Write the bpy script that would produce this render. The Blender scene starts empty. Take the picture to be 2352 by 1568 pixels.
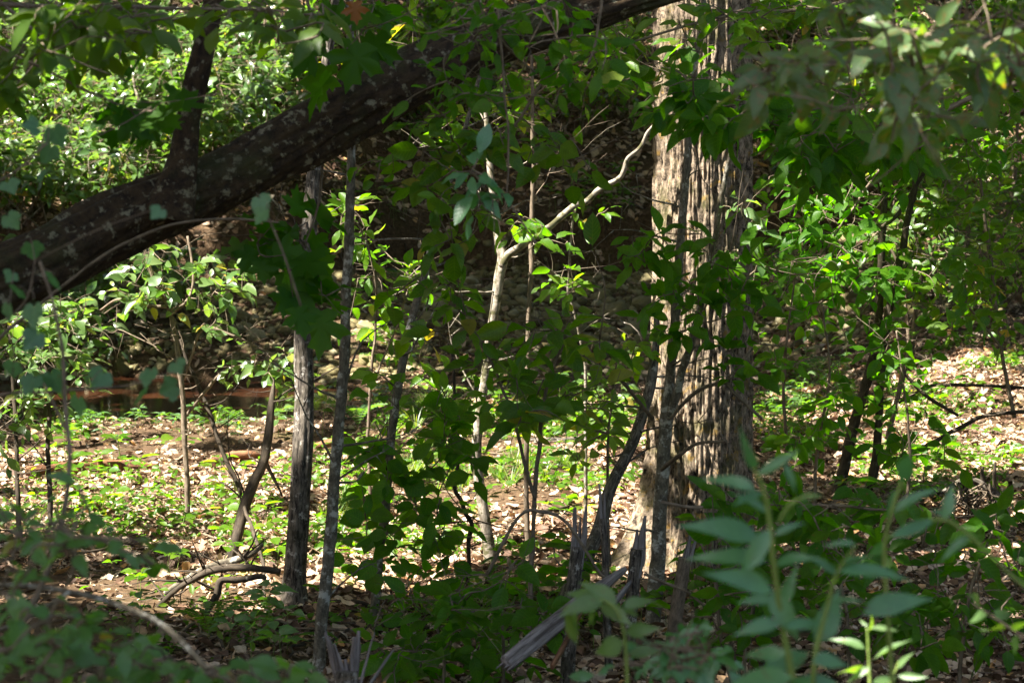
import bpy, math, numpy as np
from mathutils import Matrix

rng = np.random.default_rng(11)
S = bpy.context.scene
C = bpy.context.collection
R = math.radians

# ------------------------------------------------------------------ camera, light, exposure
LENS, PITCH, CAMZ = 72.0, R(4.7), 2.0
FPX = 2352 * LENS / 36.0
cam = bpy.data.cameras.new('camera'); co = bpy.data.objects.new('camera', cam); C.objects.link(co)
co.location = (0, 0, CAMZ); co.rotation_euler = (R(90) - PITCH, 0, 0)
cam.lens = LENS; cam.sensor_width = 36; cam.clip_start = 0.05; cam.clip_end = 400
cam.dof.use_dof = True; cam.dof.focus_distance = 10.3; cam.dof.aperture_fstop = 5.6; cam.dof.aperture_blades = 7
S.camera = co
SUNV = np.array([-0.80, -0.33, 1.30]); SUNV /= np.linalg.norm(SUNV)      # points to the sun
w = bpy.data.worlds.new('World'); S.world = w; w.use_nodes = True
nt = w.node_tree; sky = nt.nodes.new('ShaderNodeTexSky'); sky.sky_type = 'NISHITA'; sky.sun_disc = False; sky.dust_density = 3.0; sky.ozone_density = 0.5
sky.sun_elevation = math.asin(SUNV[2]); sky.sun_rotation = math.atan2(SUNV[0], SUNV[1]) % (2 * math.pi)
nt.nodes['Background'].inputs['Strength'].default_value = 0.052
nt.links.new(sky.outputs[0], nt.nodes['Background'].inputs[0])
sl = bpy.data.lights.new('sun', 'SUN'); sl.energy = 5.0; sl.angle = R(0.5); sl.color = (1, 0.95, 0.87)
so = bpy.data.objects.new('sun', sl); C.objects.link(so); so.location = (-8, -3, 20)
so.rotation_euler = (math.acos(SUNV[2]), 0, math.atan2(SUNV[1], SUNV[0]) + math.pi / 2)
S.view_settings.view_transform = 'Standard'; S.view_settings.look = 'None'
S.view_settings.exposure = 2.62; S.view_settings.gamma = 1; S.view_settings.use_curve_mapping = False
cy = S.cycles
cy.max_bounces = 7; cy.diffuse_bounces = 4; cy.glossy_bounces = 2; cy.transmission_bounces = 4; cy.transparent_max_bounces = 4
cy.sample_clamp_indirect = 4; cy.use_denoising = True; cy.caustics_reflective = False; cy.caustics_refractive = False

# ------------------------------------------------------------------ noise
def _h(i, j, k):
    n = (i * 374761393 + j * 668265263 + k * 1274126177) & 0xffffffff
    n = ((n ^ (n >> 13)) * 1274126177) & 0xffffffff
    return ((n ^ (n >> 16)) & 0xffff) / 65535.0
def noise(x, y, z=0.0):
    x, y, z = np.broadcast_arrays(np.asarray(x, float), np.asarray(y, float), np.asarray(z, float))
    i, j, k = [np.floor(a).astype(np.int64) for a in (x, y, z)]
    f = [a - b for a, b in ((x, i), (y, j), (z, k))]
    f = [a * a * (3 - 2 * a) for a in f]
    r = 0
    for a in (0, 1):
        for b in (0, 1):
            for c in (0, 1):
                wgt = (f[0] if a else 1 - f[0]) * (f[1] if b else 1 - f[1]) * (f[2] if c else 1 - f[2])
                r = r + wgt * _h(i + a, j + b, k + c)
    return r * 2 - 1
def fbm(x, y, z=0.0, o=4):
    r, a, s = 0, 1.0, 1.0
    for q in range(o):
        r = r + a * noise(x * s + 17 * q, y * s, z * s); a *= .5; s *= 2.03
    return r
def sm(x, a, b):
    t = np.clip((x - a) / (b - a), 0, 1); return t * t * (3 - 2 * t)
unit = lambda v: v / (np.linalg.norm(v, axis=-1, keepdims=True) + 1e-9)

# ------------------------------------------------------------------ terrain
KY = [-40, 0, 2.5, 6, 8, 17, 18, 21.5, 22, 26, 26.9, 27.25, 28.2, 34, 45, 95]
KZ = [.9, .8, .72, .28, 0, -.02, -.08, -.10, -.06, .62, .72, 1.5, 1.66, 4.5, 10.2, 36]
POOL = (-3.7, 19.2, 2.1, 2.5); WATER = -0.16
def T(x, y, detail=True):
    x = np.asarray(x, float); y = np.asarray(y, float)
    far = sm(y, 20, 24)
    sh = far * (2.0 * sm(-x, .8, 3.5) + .45 * noise(x * .6, y * .05, 3) + .18 * noise(x * 2.1, y * .2, 5))
    z = np.interp(y + sh, KY, KZ)
    z = z + .55 * sm(x, 2.2, 4.6) * sm(y, 13, 19) * (1 - sm(y, 26, 29))
    q = np.sqrt(((x - POOL[0]) / POOL[2]) ** 2 + ((y - POOL[1]) / POOL[3]) ** 2) + .16 * noise(x * 1.3, y * 1.3, 1)
    z = z - .34 * (1 - sm(q, .78, 1.12))
    z = z + .05 * fbm(x * .5, y * .5, 9, 3) * sm(y, 6, 9)
    if detail:
        cb = sm(y + sh, 26.6, 27.0) * (1 - sm(y + sh, 28.0, 29.5))
        z = z + cb * (.16 * fbm(x * 2.2, y * 1.5, 21, 3) + .10 * noise(x * 6, y * 3, 22)) + .022 * fbm(x * 2.4, y * 2.4, 4, 3) + .05 * sm(y, 24, 28) * fbm(x * 1.3, y * 1.3, 8, 3)
    return z
def TN(x, y):
    e = .12
    return unit(np.stack([-(T(x + e, y) - T(x - e, y)) / (2 * e), -(T(x, y + e) - T(x, y - e)) / (2 * e), np.ones_like(np.asarray(x, float))], -1))
CP, SP = math.cos(PITCH), math.sin(PITCH)
def ray(px, py):
    a = (np.asarray(px, float) - 1176) / FPX; b = -(np.asarray(py, float) - 784) / FPX
    return np.stack([a, CP + b * SP, -SP + b * CP], -1)
def W(px, py, Y):                       # the spot seen at (px,py) that lies Y metres away
    d = ray(px, py); return d * (np.asarray(Y, float) / d[..., 1])[..., None] + np.array([0, 0, CAMZ])
def G(px, py):                          # the spot of ground seen at (px,py)
    d = ray(px, py); sh = d.shape[:-1]; d = d.reshape(-1, 3); O = np.array([0, 0, CAMZ]); t = np.full(len(d), 3.0); hit = np.zeros(len(d), bool)
    for s in np.arange(3, 62, .35):                       # march, then halve the step on the way back
        P = O + d * s; new = ~hit & (P[:, 2] < T(P[:, 0], P[:, 1], False)); t[new] = s; hit |= new
        if hit.all(): break
    t[~hit] = 62; lo, hi = t - .5, t + .15
    for _ in range(9):
        m = (lo + hi) / 2; P = O + d * m[:, None]; bl = P[:, 2] < T(P[:, 0], P[:, 1]); hi = np.where(bl, m, hi); lo = np.where(bl, lo, m)
    return (O + d * hi[:, None]).reshape(*sh, 3)

# ------------------------------------------------------------------ mesh building
def mesh(name, V, F, mat, uv=None, lv=None, bk=None, smooth=True):
    me = bpy.data.meshes.new(name); V = np.asarray(V, np.float32)
    if not isinstance(F, (list, tuple)): F = [F]
    F = [np.asarray(f, np.int32) for f in F if len(f)]
    loops = np.concatenate([f.ravel() for f in F]); tot = np.concatenate([np.full(len(f), f.shape[1], np.int32) for f in F])
    me.vertices.add(len(V)); me.vertices.foreach_set('co', V.ravel())
    me.loops.add(len(loops)); me.loops.foreach_set('vertex_index', loops)
    me.polygons.add(len(tot)); me.polygons.foreach_set('loop_start', np.concatenate([[0], np.cumsum(tot)[:-1]]).astype(np.int32))
    me.polygons.foreach_set('loop_total', tot)
    me.polygons.foreach_set('use_smooth', np.full(len(tot), smooth))
    if uv is not None:
        l = me.uv_layers.new(name='UVMap'); l.data.foreach_set('uv', np.asarray(uv, np.float32)[loops].ravel())
    if lv is not None:
        a = me.attributes.new('lv', 'FLOAT', 'POINT'); a.data.foreach_set('value', np.asarray(lv, np.float32))
    if bk is not None:
        a = me.attributes.new('bk', 'FLOAT_VECTOR', 'POINT'); a.data.foreach_set('vector', np.asarray(bk, np.float32).ravel())
    me.update(calc_edges=True)
    if mat: me.materials.append(mat)
    return me
def link(o, label=None, cat=None, group=None, kind=None):
    C.objects.link(o)
    if label: o['label'] = label
    if cat: o['category'] = cat
    if group: o['group'] = group
    if kind: o['kind'] = kind
    return o
def thing(name, label, cat, base, group=None):
    o = bpy.data.objects.new(name, None); o.location = [float(v) for v in base]; o.empty_display_size = .1
    return link(o, label, cat, group)
def part(par, name, V, F, mat, kind=None, **k):
    b, q = np.zeros(3), par
    while q is not None: b = b + np.array(q.location); q = q.parent
    o = bpy.data.objects.new(name, mesh(name, np.asarray(V) - b, F, mat, **k)); link(o, kind=kind)
    if par: o.parent = par
    return o
def solo(name, V, F, mat, label=None, cat=None, group=None, kind=None, base=None, **k):
    b = np.zeros(3) if base is None else np.asarray(base)
    o = bpy.data.objects.new(name, mesh(name, np.asarray(V) - b, F, mat, **k)); o.location = b
    return link(o, label, cat, group, kind)
def inst(par, name, me, p, M):
    o = bpy.data.objects.new(name, me); m = np.eye(4); m[:3, :3] = M
    m[:3, 3] = p - np.array(par.location) if par else p
    o.matrix_basis = Matrix(m.tolist()); C.objects.link(o)
    if par: o.parent = par
    return o
class Batch:
    def __init__(s): s.V, s.F, s.U, s.L, s.B, s.n = [], [], [], [], [], 0
    def tpl(s, tp, M, P, lv=None):                       # tp=(V,F,uv); M (n,3,3), P (n,3)
        V, F, U = tp; n = len(P); m = len(V)
        if n == 0: return
        s.V.append((np.einsum('nij,mj->nmi', M, V) + P[:, None]).reshape(-1, 3))
        s.F.append((F[None] + (np.arange(n) * m)[:, None, None] + s.n).reshape(-1, F.shape[1]))
        s.U.append(np.tile(U, (n, 1)))
        s.L.append(np.repeat(rng.random(n) if lv is None else lv, m)); s.B.append(np.zeros((n * m, 3))); s.n += n * m
    def tube(s, tb, lv=0.5):
        V, F, bk = tb
        s.V.append(V); s.F.extend([f + s.n for f in F]); s.U.append(bk[:, :2]); s.L.append(np.full(len(V), lv)); s.B.append(bk); s.n += len(V)
    def kw(s): return dict(uv=np.concatenate(s.U), lv=np.concatenate(s.L), bk=np.concatenate(s.B))
    def part(s, par, name, mat, kind=None):
        if s.n: return part(par, name, np.concatenate(s.V), s.F, mat, kind, **s.kw())
    def solo(s, name, mat, **k):
        kk = s.kw(); kk.update(k); return solo(name, np.concatenate(s.V), s.F, mat, **kk)

def crom(P, n):                                          # Catmull-Rom through rows of P
    P = np.asarray(P, float)
    if len(P) == 2: return P[0] + (P[1] - P[0]) * np.linspace(0, 1, n)[:, None]
    Q = np.vstack([2 * P[0] - P[1], P, 2 * P[-1] - P[-2]])
    u = np.linspace(0, len(P) - 1 - 1e-6, n); i = u.astype(int); t = (u - i)[:, None]
    a, b, c, d = Q[i], Q[i + 1], Q[i + 2], Q[i + 3]
    return .5 * (2 * b + (c - a) * t + (2 * a - 5 * b + 4 * c - d) * t * t + (3 * b - a - 3 * c + d) * t ** 3)
def tube(P, r, n=None, sides=8, disp=None, gnarl=0, seed=0, ecc=0):
    P = np.asarray(P, float); r = np.asarray(r, float) * np.ones(len(P))
    n = n or max(3, 4 * (len(P) - 1) + 1)
    Q = crom(np.c_[P, r], n); P, r = Q[:, :3], np.maximum(Q[:, 3], .0004)
    L = np.r_[0, np.cumsum(np.linalg.norm(np.diff(P, axis=0), axis=1))]
    if gnarl:
        f = 2.2 / (np.mean(r) * 14 + .12)
        P = P + gnarl * np.stack([noise(L * f, seed + 1.5, 0), noise(L * f, seed + 7.5, 2), noise(L * f, seed + 3.5, 5)], -1)
    Tn = unit(np.gradient(P, axis=0))
    x = np.cross(Tn[0], [0.3, 1, .1] if abs(Tn[0][1]) < .9 else [1, 0, 0]); x /= np.linalg.norm(x); X = []
    for t in Tn:
        x = x - t * (x @ t); x = x / np.linalg.norm(x); X.append(x)
    X = np.array(X); Yv = np.cross(Tn, X); th = np.arange(sides) * 2 * np.pi / sides
    rr = r[:, None] * np.ones(sides)[None] * (1 + ecc * np.cos(2 * th))
    if disp is not None: rr = rr + disp(th[None] + 0 * L[:, None], L[:, None] + 0 * th[None], r[:, None])
    V = P[:, None] + rr[..., None] * (np.cos(th)[None, :, None] * X[:, None] + np.sin(th)[None, :, None] * Yv[:, None])
    rm = float(np.mean(r)); bk = np.stack(np.broadcast_arrays(np.cos(th)[None] * rm, np.sin(th)[None] * rm, L[:, None] + seed * 3.7), -1)
    i = np.arange(n - 1)[:, None] * sides; j = np.arange(sides)[None]; k = (j + 1) % sides
    F = np.stack([i + j, i + k, i + sides + k, i + sides + j], -1).reshape(-1, 4)
    V = np.vstack([V.reshape(-1, 3), P[0], P[-1]]); bk = np.vstack([bk.reshape(-1, 3), [0, 0, seed * 3.7], [0, 0, L[-1]]])
    m = n * sides; a = np.arange(sides)
    caps = np.vstack([np.stack([np.full(sides, m), (a + 1) % sides, a], -1), np.stack([np.full(sides, m + 1), m - sides + a, m - sides + (a + 1) % sides], -1)])
    return V, [F, caps], bk

# ------------------------------------------------------------------ leaf templates  (V, F, uv); base at origin, tip +Y, face +Z
def tpl_leaf(rows=5, width=.5, peak=.42, fold=.25, curl=.15, wob=.03, pet=.16, side=0., seed=0, pw=.85):
    g = np.random.default_rng(seed); V, U, F = [], [], []
    V += [(-.008, 0, 0), (.008, 0, 0), (0, pet, 0)]; U += [(0, 0)] * 3; F.append((0, 1, 2))
    b = 2
    e = math.log(.5) / math.log(peak); ids = []
    for i in range(1, rows):
        t = i / rows; hw = width / 2 * math.sin(math.pi * t ** e) ** pw
        zc = -curl * t * t; cx = side * t * t; k = len(V)
        V += [(cx - hw, pet + t, zc + fold * hw + g.normal(0, wob)), (cx, pet + t, zc), (cx + hw, pet + t, zc + fold * hw + g.normal(0, wob))]
        U += [(-1, t), (0, t), (1, t)]; ids.append(k)
    V.append((side, pet + 1, -curl)); U.append((0, 1)); tip = len(V) - 1
    F += [(b, ids[0] + 1, ids[0]), (b, ids[0] + 2, ids[0] + 1)]
    for a, c in zip(ids[:-1], ids[1:]):
        F += [(a, a + 1, c + 1), (a, c + 1, c), (a + 1, a + 2, c + 2), (a + 1, c + 2, c + 1)]
    a = ids[-1]; F += [(a, a + 1, tip), (a + 1, a + 2, tip)]
    return np.array(V, float), np.array(F), np.array(U, float)
def tpl_fan(half, cen, pet=.35, curl=.12, seed=0, wob=.03):
    g = np.random.default_rng(seed); h = np.array(half, float)
    out = np.vstack([h, (h * [-1, 1])[1:-1][::-1]]); n = len(out)
    z = -curl * (out[:, 0] ** 2 + out[:, 1] ** 2) * .6 + g.normal(0, wob, n) + .18 * np.abs(out[:, 0])
    V = np.vstack([[cen[0], cen[1] + pet, 0], np.c_[out[:, 0], out[:, 1] + pet, z], [-.01, 0, 0], [.01, 0, 0]])
    F = [(0, 1 + i, 1 + (i + 1) % n) for i in range(n)] + [(n + 1, n + 2, 1)]
    U = np.vstack([[0, cen[1]], np.c_[out[:, 0] * 1.7, out[:, 1]], [0, 0], [0, 0]])
    return V, np.array(F), U
MAPLE = [(0, 0), (.13, -.06), (.38, .0), (.31, .12), (.25, .21), (.45, .27), (.66, .46), (.48, .50), (.41, .60), (.22, .49), (.21, .62), (.27, .79), (.10, .82), (0, 1.05)]
GRAPE = [(0, .06), (.10, -.12), (.26, -.17), (.40, -.08), (.47, .04), (.60, .13), (.57, .25), (.66, .40), (.52, .45), (.50, .55), (.37, .53), (.31, .60), (.33, .72), (.2, .76), (.14, .9), (0, 1.02)]
OVATE = [tpl_leaf(5, .5, .42, .3, .12, .02, seed=1), tpl_leaf(5, .46, .45, .2, .3, .03, side=.08, seed=2), tpl_leaf(5, .54, .40, .4, .05, .03, side=-.06, seed=3), tpl_leaf(5, .48, .5, .12, .2, .04, seed=4), tpl_leaf(5, .52, .44, .55, .45, .03, side=.05, seed=14), tpl_leaf(5, .42, .4, -.15, .5, .04, side=-.1, seed=15), tpl_leaf(5, .56, .47, .7, .1, .05, side=.12, seed=16)]
ROUND = [tpl_leaf(5, .74, .42, .25, .12, .03, seed=5), tpl_leaf(5, .68, .46, .35, .22, .03, side=.06, seed=6), tpl_leaf(5, .8, .45, .15, .15, .05, seed=7)]
LANCE = [tpl_leaf(8, .25, .36, .5, .25, .01, .05, seed=8, pw=1.25), tpl_leaf(8, .28, .34, .35, .45, .01, .05, side=.12, seed=9, pw=1.25), tpl_leaf(8, .23, .38, .5, .1, .01, .05, side=-.1, seed=10, pw=1.25)]
LOWLEAF = [tpl_leaf(3, .5, .45, .3, .15, .03, .1, seed=11), tpl_leaf(3, .56, .42, .15, .3, .05, .1, seed=12), tpl_leaf(3, .46, .48, .4, .05, .04, .1, seed=13)]
MAPLES = [tpl_fan(MAPLE, (0, .3), seed=i, wob=.03 + .01 * i) for i in range(3)]
GRAPES = [tpl_fan(GRAPE, (0, .25), seed=i + 9, wob=.025) for i in range(3)]
def tpl_litter(seed, rows=((-.5, .12), (-.2, .9), (.2, .85), (.52, .1))):
    g = np.random.default_rng(seed); wd = g.uniform(.22, .42); c1, c2 = g.uniform(-.2, 1.1), g.uniform(-.9, 1.2); V = []
    for t, k in rows:
        for s in (-1, 0, 1):
            x = s * wd * k * g.uniform(.6, 1.25); V.append((x + .06 * g.normal(), t + .05 * g.normal(), c1 * x * x * 2.2 + c2 * t * t * .8 + .04 * g.normal()))
    F = [f for i in range(len(rows) - 1) for s in range(2) for f in ((3 * i + s, 3 * i + s + 1, 3 * i + s + 4), (3 * i + s, 3 * i + s + 4, 3 * i + s + 3))]
    V = np.array(V); return V, np.array(F), V[:, :2]
FARLITTER = [tpl_litter(i + 20, ((-.5, .25), (0, 1.), (.5, .2))) for i in range(9)]
CANLEAF = (np.array([(0, 0, 0), (-.31, .5, .05), (.31, .5, .05), (0, 1, -.1)]), np.array([(0, 2, 1), (1, 2, 3)]), np.zeros((4, 2)))
LITTER = [tpl_litter(i) for i in range(9)]
def tpl_blade(seed):
    g = np.random.default_rng(seed); V, F = [], []; c = g.uniform(.2, .8)
    for i in range(5):
        t = i / 4; hw = .022 * (1 - t ** 2) + .001
        V += [(-hw, c * t * t * .7, t * (1 - .25 * c * t)), (hw, c * t * t * .7, t * (1 - .25 * c * t))]
    for i in range(4): F += [(2 * i, 2 * i + 1, 2 * i + 3), (2 * i, 2 * i + 3, 2 * i + 2)]
    return np.array(V), np.array(F), np.array(V)[:, :2]
BLADE = [tpl_blade(i) for i in range(5)]
def tpl_frond(n=11, seed=0):
    g = np.random.default_rng(seed); V, F = [], []
    ax = lambda t: np.array([.05 * math.sin(3 * t), t, .42 * math.sin(t * 2.4) - .12 * t])
    for i in range(n):
        t = .12 + .88 * i / n; p = ax(t); L = .24 * math.sin(math.pi * (.15 + .85 * (1 - i / n)) ** .9) + .03
        for s in (-1, 1):
            k = len(V); d = np.array([s * L, L * .35, -L * .25])
            V += [p, p + d * .45 + [0, .045, .0], p + d, p + d * .45 - [0, .045, .0]]; F += [(k, k + 1, k + 2), (k, k + 2, k + 3)]
        k = len(V); q = ax(t - .88 / n if i else 0); V += [q + [-.006, 0, 0], q + [.006, 0, 0], p]; F.append((k, k + 1, k + 2))
    V = np.array(V); return V, np.array(F), V[:, :2]
FROND = [tpl_frond(seed=i) for i in range(2)]
def ico(sub=0, seed=0, flat=.6, rough=.18):
    p = (1 + 5 ** .5) / 2
    V = [(-1, p, 0), (1, p, 0), (-1, -p, 0), (1, -p, 0), (0, -1, p), (0, 1, p), (0, -1, -p), (0, 1, -p), (p, 0, -1), (p, 0, 1), (-p, 0, -1), (-p, 0, 1)]
    F = [(0, 11, 5), (0, 5, 1), (0, 1, 7), (0, 7, 10), (0, 10, 11), (1, 5, 9), (5, 11, 4), (11, 10, 2), (10, 7, 6), (7, 1, 8), (3, 9, 4), (3, 4, 2), (3, 2, 6), (3, 6, 8), (3, 8, 9), (4, 9, 5), (2, 4, 11), (6, 2, 10), (8, 6, 7), (9, 8, 1)]
    V = [unit(np.array(v, float)) for v in V]
    for _ in range(sub):
        c, N = {}, []
        def mid(a, b):
            k = (min(a, b), max(a, b))
            if k not in c: c[k] = len(V); V.append(unit(V[a] + V[b]))
            return c[k]
        for a, b, d in F:
            e, f, g_ = mid(a, b), mid(b, d), mid(d, a); N += [(a, e, g_), (b, f, e), (d, g_, f), (e, f, g_)]
        F = N
    V = np.array(V); r = 1 + rough * noise(V[:, 0] * 1.4 + seed * 5, V[:, 1] * 1.4, V[:, 2] * 1.4) + rough * .5 * noise(V[:, 0] * 3 + seed, V[:, 1] * 3, V[:, 2] * 3)
    V = V * r[:, None] * [1, .75, flat]
    return V * .5, np.array(F), V[:, :2]
STONES = [ico(1, i, .38 + .08 * (i % 3), .5) for i in range(6)]; PEBBLES = [ico(0, i + 9, .5, .45) for i in range(4)]

# ------------------------------------------------------------------ materials
def newmat(name):
    m = bpy.data.materials.new(name); m.use_nodes = True; t = m.node_tree; t.nodes.clear()
    out = t.nodes.new('ShaderNodeOutputMaterial'); return m, t, out
class N:
    def __init__(s, t): s.t = t
    def n(s, typ, inp=None, **k):
        q = s.t.nodes.new('ShaderNode' + typ)
        for a, v in k.items(): setattr(q, a, v)
        for a, v in (inp or {}).items():
            if isinstance(v, bpy.types.NodeSocket): s.t.links.new(v, q.inputs[a])
            else: q.inputs[a].default_value = v
        return q
    def math(s, op, a, b=0.0, clamp=False): return s.n('Math', {0: a, 1: b}, operation=op, use_clamp=clamp).outputs[0]
    def noise(s, vec, scale, detail=3, rough=.55): return s.n('TexNoise', {'Vector': vec, 'Scale': scale, 'Detail': detail, 'Roughness': rough}).outputs['Fac']
    def ramp(s, fac, stops, interp='LINEAR'):
        q = s.n('ValToRGB', {'Fac': fac}); e = q.color_ramp.elements; q.color_ramp.interpolation = interp
        while len(e) < len(stops): e.new(.5)
        for x, (p, c) in zip(e, stops): x.position = p; x.color = (*c, 1) if len(c) == 3 else c
        return q.outputs[0]
    def mix(s, f, a, b): 
        q = s.t.nodes.new('ShaderNodeMix'); q.data_type = 'RGBA'
        for i, v in ((0, f), (6, a), (7, b)):
            if isinstance(v, bpy.types.NodeSocket): s.t.links.new(v, q.inputs[i])
            else: q.inputs[i].default_value = (*v, 1) if isinstance(v, tuple) else v
        return q.outputs[2]
    def scale(s, vec, v): return s.n('Mapping', {'Vector': vec, 'Scale': v}).outputs[0]
    def bump(s, h, strength, dist): return s.n('Bump', {'Height': h, 'Strength': strength, 'Distance': dist}).outputs[0]
def m_leaf(name, cols, trans=.42, vein=False, rough=.42, spots=None, yel=False, spec=.5, tcol=(1.35, 1.45, .2)):
    m, t, out = newmat(name); k = N(t)
    rnd = k.math('FRACT', k.math('ADD', k.n('Attribute', attribute_name='lv').outputs['Fac'], k.n('ObjectInfo').outputs['Random']))
    st = [(.94 * i / (len(cols) - 1), c) for i, c in enumerate(cols)] + ([(.975, (.14, .17, .025)), (1., (.26, .17, .04))] if yel else []); col = k.ramp(rnd, st)
    P = {'Roughness': rough, 'Specular IOR Level': spec}
    oc = k.n('TexCoord').outputs['Object']
    if vein:
        uv = k.n('SeparateXYZ', {0: k.n('UVMap').outputs[0]}); u, v = uv.outputs[0], uv.outputs[1]
        au = k.math('ABSOLUTE', u); rib = k.math('LESS_THAN', au, .05)
        wv = k.math('SINE', k.math('MULTIPLY', k.math('SUBTRACT', v, k.math('MULTIPLY', au, .22)), 52.0))
        vn = k.math('MAXIMUM', k.math('GREATER_THAN', wv, .82), rib)
        col = k.mix(k.math('MULTIPLY', vn, .22), col, tuple(min(1, c * 1.6 + .01) for c in cols[-1]))
        P['Normal'] = k.bump(k.math('SUBTRACT', k.math('MULTIPLY', wv, -.5), rib), .15, .002)
        oc2 = k.n('VectorMath', {0: oc, 1: k.math('MULTIPLY', k.n('ObjectInfo').outputs['Random'], 47.0)}, operation='ADD').outputs[0]; bl = k.math('MULTIPLY', k.math('SUBTRACT', k.noise(oc2, 6.0, 4, .6), .635), 14, True); col = k.mix(k.math('MULTIPLY', bl, .8), col, (.13, .085, .03)); blot = k.noise(oc2, 3.5, 3); col = k.mix(k.math('MULTIPLY', k.math('SUBTRACT', blot, .45, True), 1.2), col, tuple(c * .6 for c in cols[0]))
    if spots:
        sp = k.math('MULTIPLY', k.math('SUBTRACT', k.noise(k.scale(oc, (1, 1, 1)), 3.2, 4), .52), 9, True)
        col = k.mix(k.math('MULTIPLY', sp, .85), col, spots)
    P['Base Color'] = col
    pr = k.n('BsdfPrincipled', P)
    tr = k.n('BsdfTranslucent', {'Color': k.mix(1.0, col, col)})
    q = t.nodes.new('ShaderNodeMix'); q.data_type = 'RGBA'; q.blend_type = 'MULTIPLY'; q.inputs[0].default_value = 1
    t.links.new(col, q.inputs[6]); q.inputs[7].default_value = (*[c * 2.3 for c in tcol], 1); t.links.new(q.outputs[2], tr.inputs['Color'])
    mx = k.n('MixShader', {0: trans, 1: pr.outputs[0], 2: tr.outputs[0]}); t.links.new(mx.outputs[0], out.inputs[0])
    return m
def m_bark(name, c0, c1, patch=None, patch_amt=.55, moss=None, stretch=5, scale=28, bump=.6, dist=.006, rings=False, rough=.85, psc=.36):
    m, t, out = newmat(name); k = N(t)
    v = k.n('Attribute', attribute_name='bk').outputs['Vector']
    vs = k.scale(v, (1, 1, 1 / stretch))
    f = k.noise(vs, scale, 6, .72); f2 = k.noise(vs, scale * 2.7, 4, .6)
    col = k.ramp(f, [(.40, c0), (.64, c1)])
    col = k.mix(k.math('MULTIPLY', k.math('SUBTRACT', f2, .5, True), 1.6), col, tuple(c * 1.35 for c in c1))
    if patch:
        p = k.math('MULTIPLY', k.math('SUBTRACT', k.math('ADD', k.noise(v, scale * psc, 5, .66), k.math('MULTIPLY', f2, .12)), patch_amt), 12, True)
        col = k.mix(p, col, patch)
    if moss:
        p = k.math('MULTIPLY', k.math('SUBTRACT', k.noise(v, scale * .16, 4), .5), 6, True); col = k.mix(k.math('MULTIPLY', p, .7), col, moss)
    h = k.math('ADD', f, k.math('MULTIPLY', f2, .5))
    if rings: h = k.math('ADD', h, k.math('MULTIPLY', k.noise(k.scale(v, (.25, .25, 4)), scale, 2), .7))
    pr = k.n('BsdfPrincipled', {'Base Color': col, 'Roughness': rough, 'Specular IOR Level': .25, 'Normal': k.bump(h, bump, dist)})
    t.links.new(pr.outputs[0], out.inputs[0]); return m
def m_ground(name):
    m, t, out = newmat(name); k = N(t); oc = k.n('TexCoord').outputs['Object']
    f = k.noise(oc, 2.2, 6, .6); g = k.noise(oc, 26, 4, .65)
    col = k.ramp(g, [(.3, (.035, .022, .012)), (.55, (.09, .056, .03)), (.72, (.17, .11, .065))])
    mo = k.math('MULTIPLY', k.math('SUBTRACT', f, .56), 8, True)
    col = k.mix(k.math('MULTIPLY', mo, .45), col, (.05, .06, .012))
    pr = k.n('BsdfPrincipled', {'Base Color': col, 'Roughness': .95, 'Specular IOR Level': .15, 'Normal': k.bump(k.math('ADD', g, f), .9, .03)})
    t.links.new(pr.outputs[0], out.inputs[0]); return m
def m_lv(name, stops, rough=.8, trans=0, nscale=40, spec=.3, wet=None):
    m, t, out = newmat(name); k = N(t)
    rnd = k.math('FRACT', k.math('ADD', k.n('Attribute', attribute_name='lv').outputs['Fac'], k.n('ObjectInfo').outputs['Random']))
    oc = k.n('TexCoord').outputs['Object']; g = k.noise(oc, nscale, 4)
    col = k.mix(k.math('MULTIPLY', k.math('SUBTRACT', .62, g, True), 1.3), k.ramp(rnd, stops), tuple(c * .5 for c in stops[0][1]))
    pr = k.n('BsdfPrincipled', {'Base Color': col, 'Roughness': rough, 'Specular IOR Level': spec, 'Normal': k.bump(g, .5, .01)})
    if trans:
        tr = k.n('BsdfTranslucent', {'Color': col}); mx = k.n('MixShader', {0: trans, 1: pr.outputs[0], 2: tr.outputs[0]}); t.links.new(mx.outputs[0], out.inputs[0])
    else: t.links.new(pr.outputs[0], out.inputs[0])
    return m
def m_water():
    m, t, out = newmat('creek_water'); k = N(t); oc = k.n('TexCoord').outputs['Object']
    f = k.noise(k.scale(oc, (1, .6, 1)), 2.2, 4); col = k.ramp(f, [(.35, (.012, .005, .003)), (.7, (.045, .016, .007))])
    pr = k.n('BsdfPrincipled', {'Base Color': col, 'Roughness': .08, 'Specular IOR Level': .6, 'IOR': 1.33, 'Normal': k.bump(k.noise(oc, 9, 3), .12, .02)})
    t.links.new(pr.outputs[0], out.inputs[0]); return m

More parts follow.
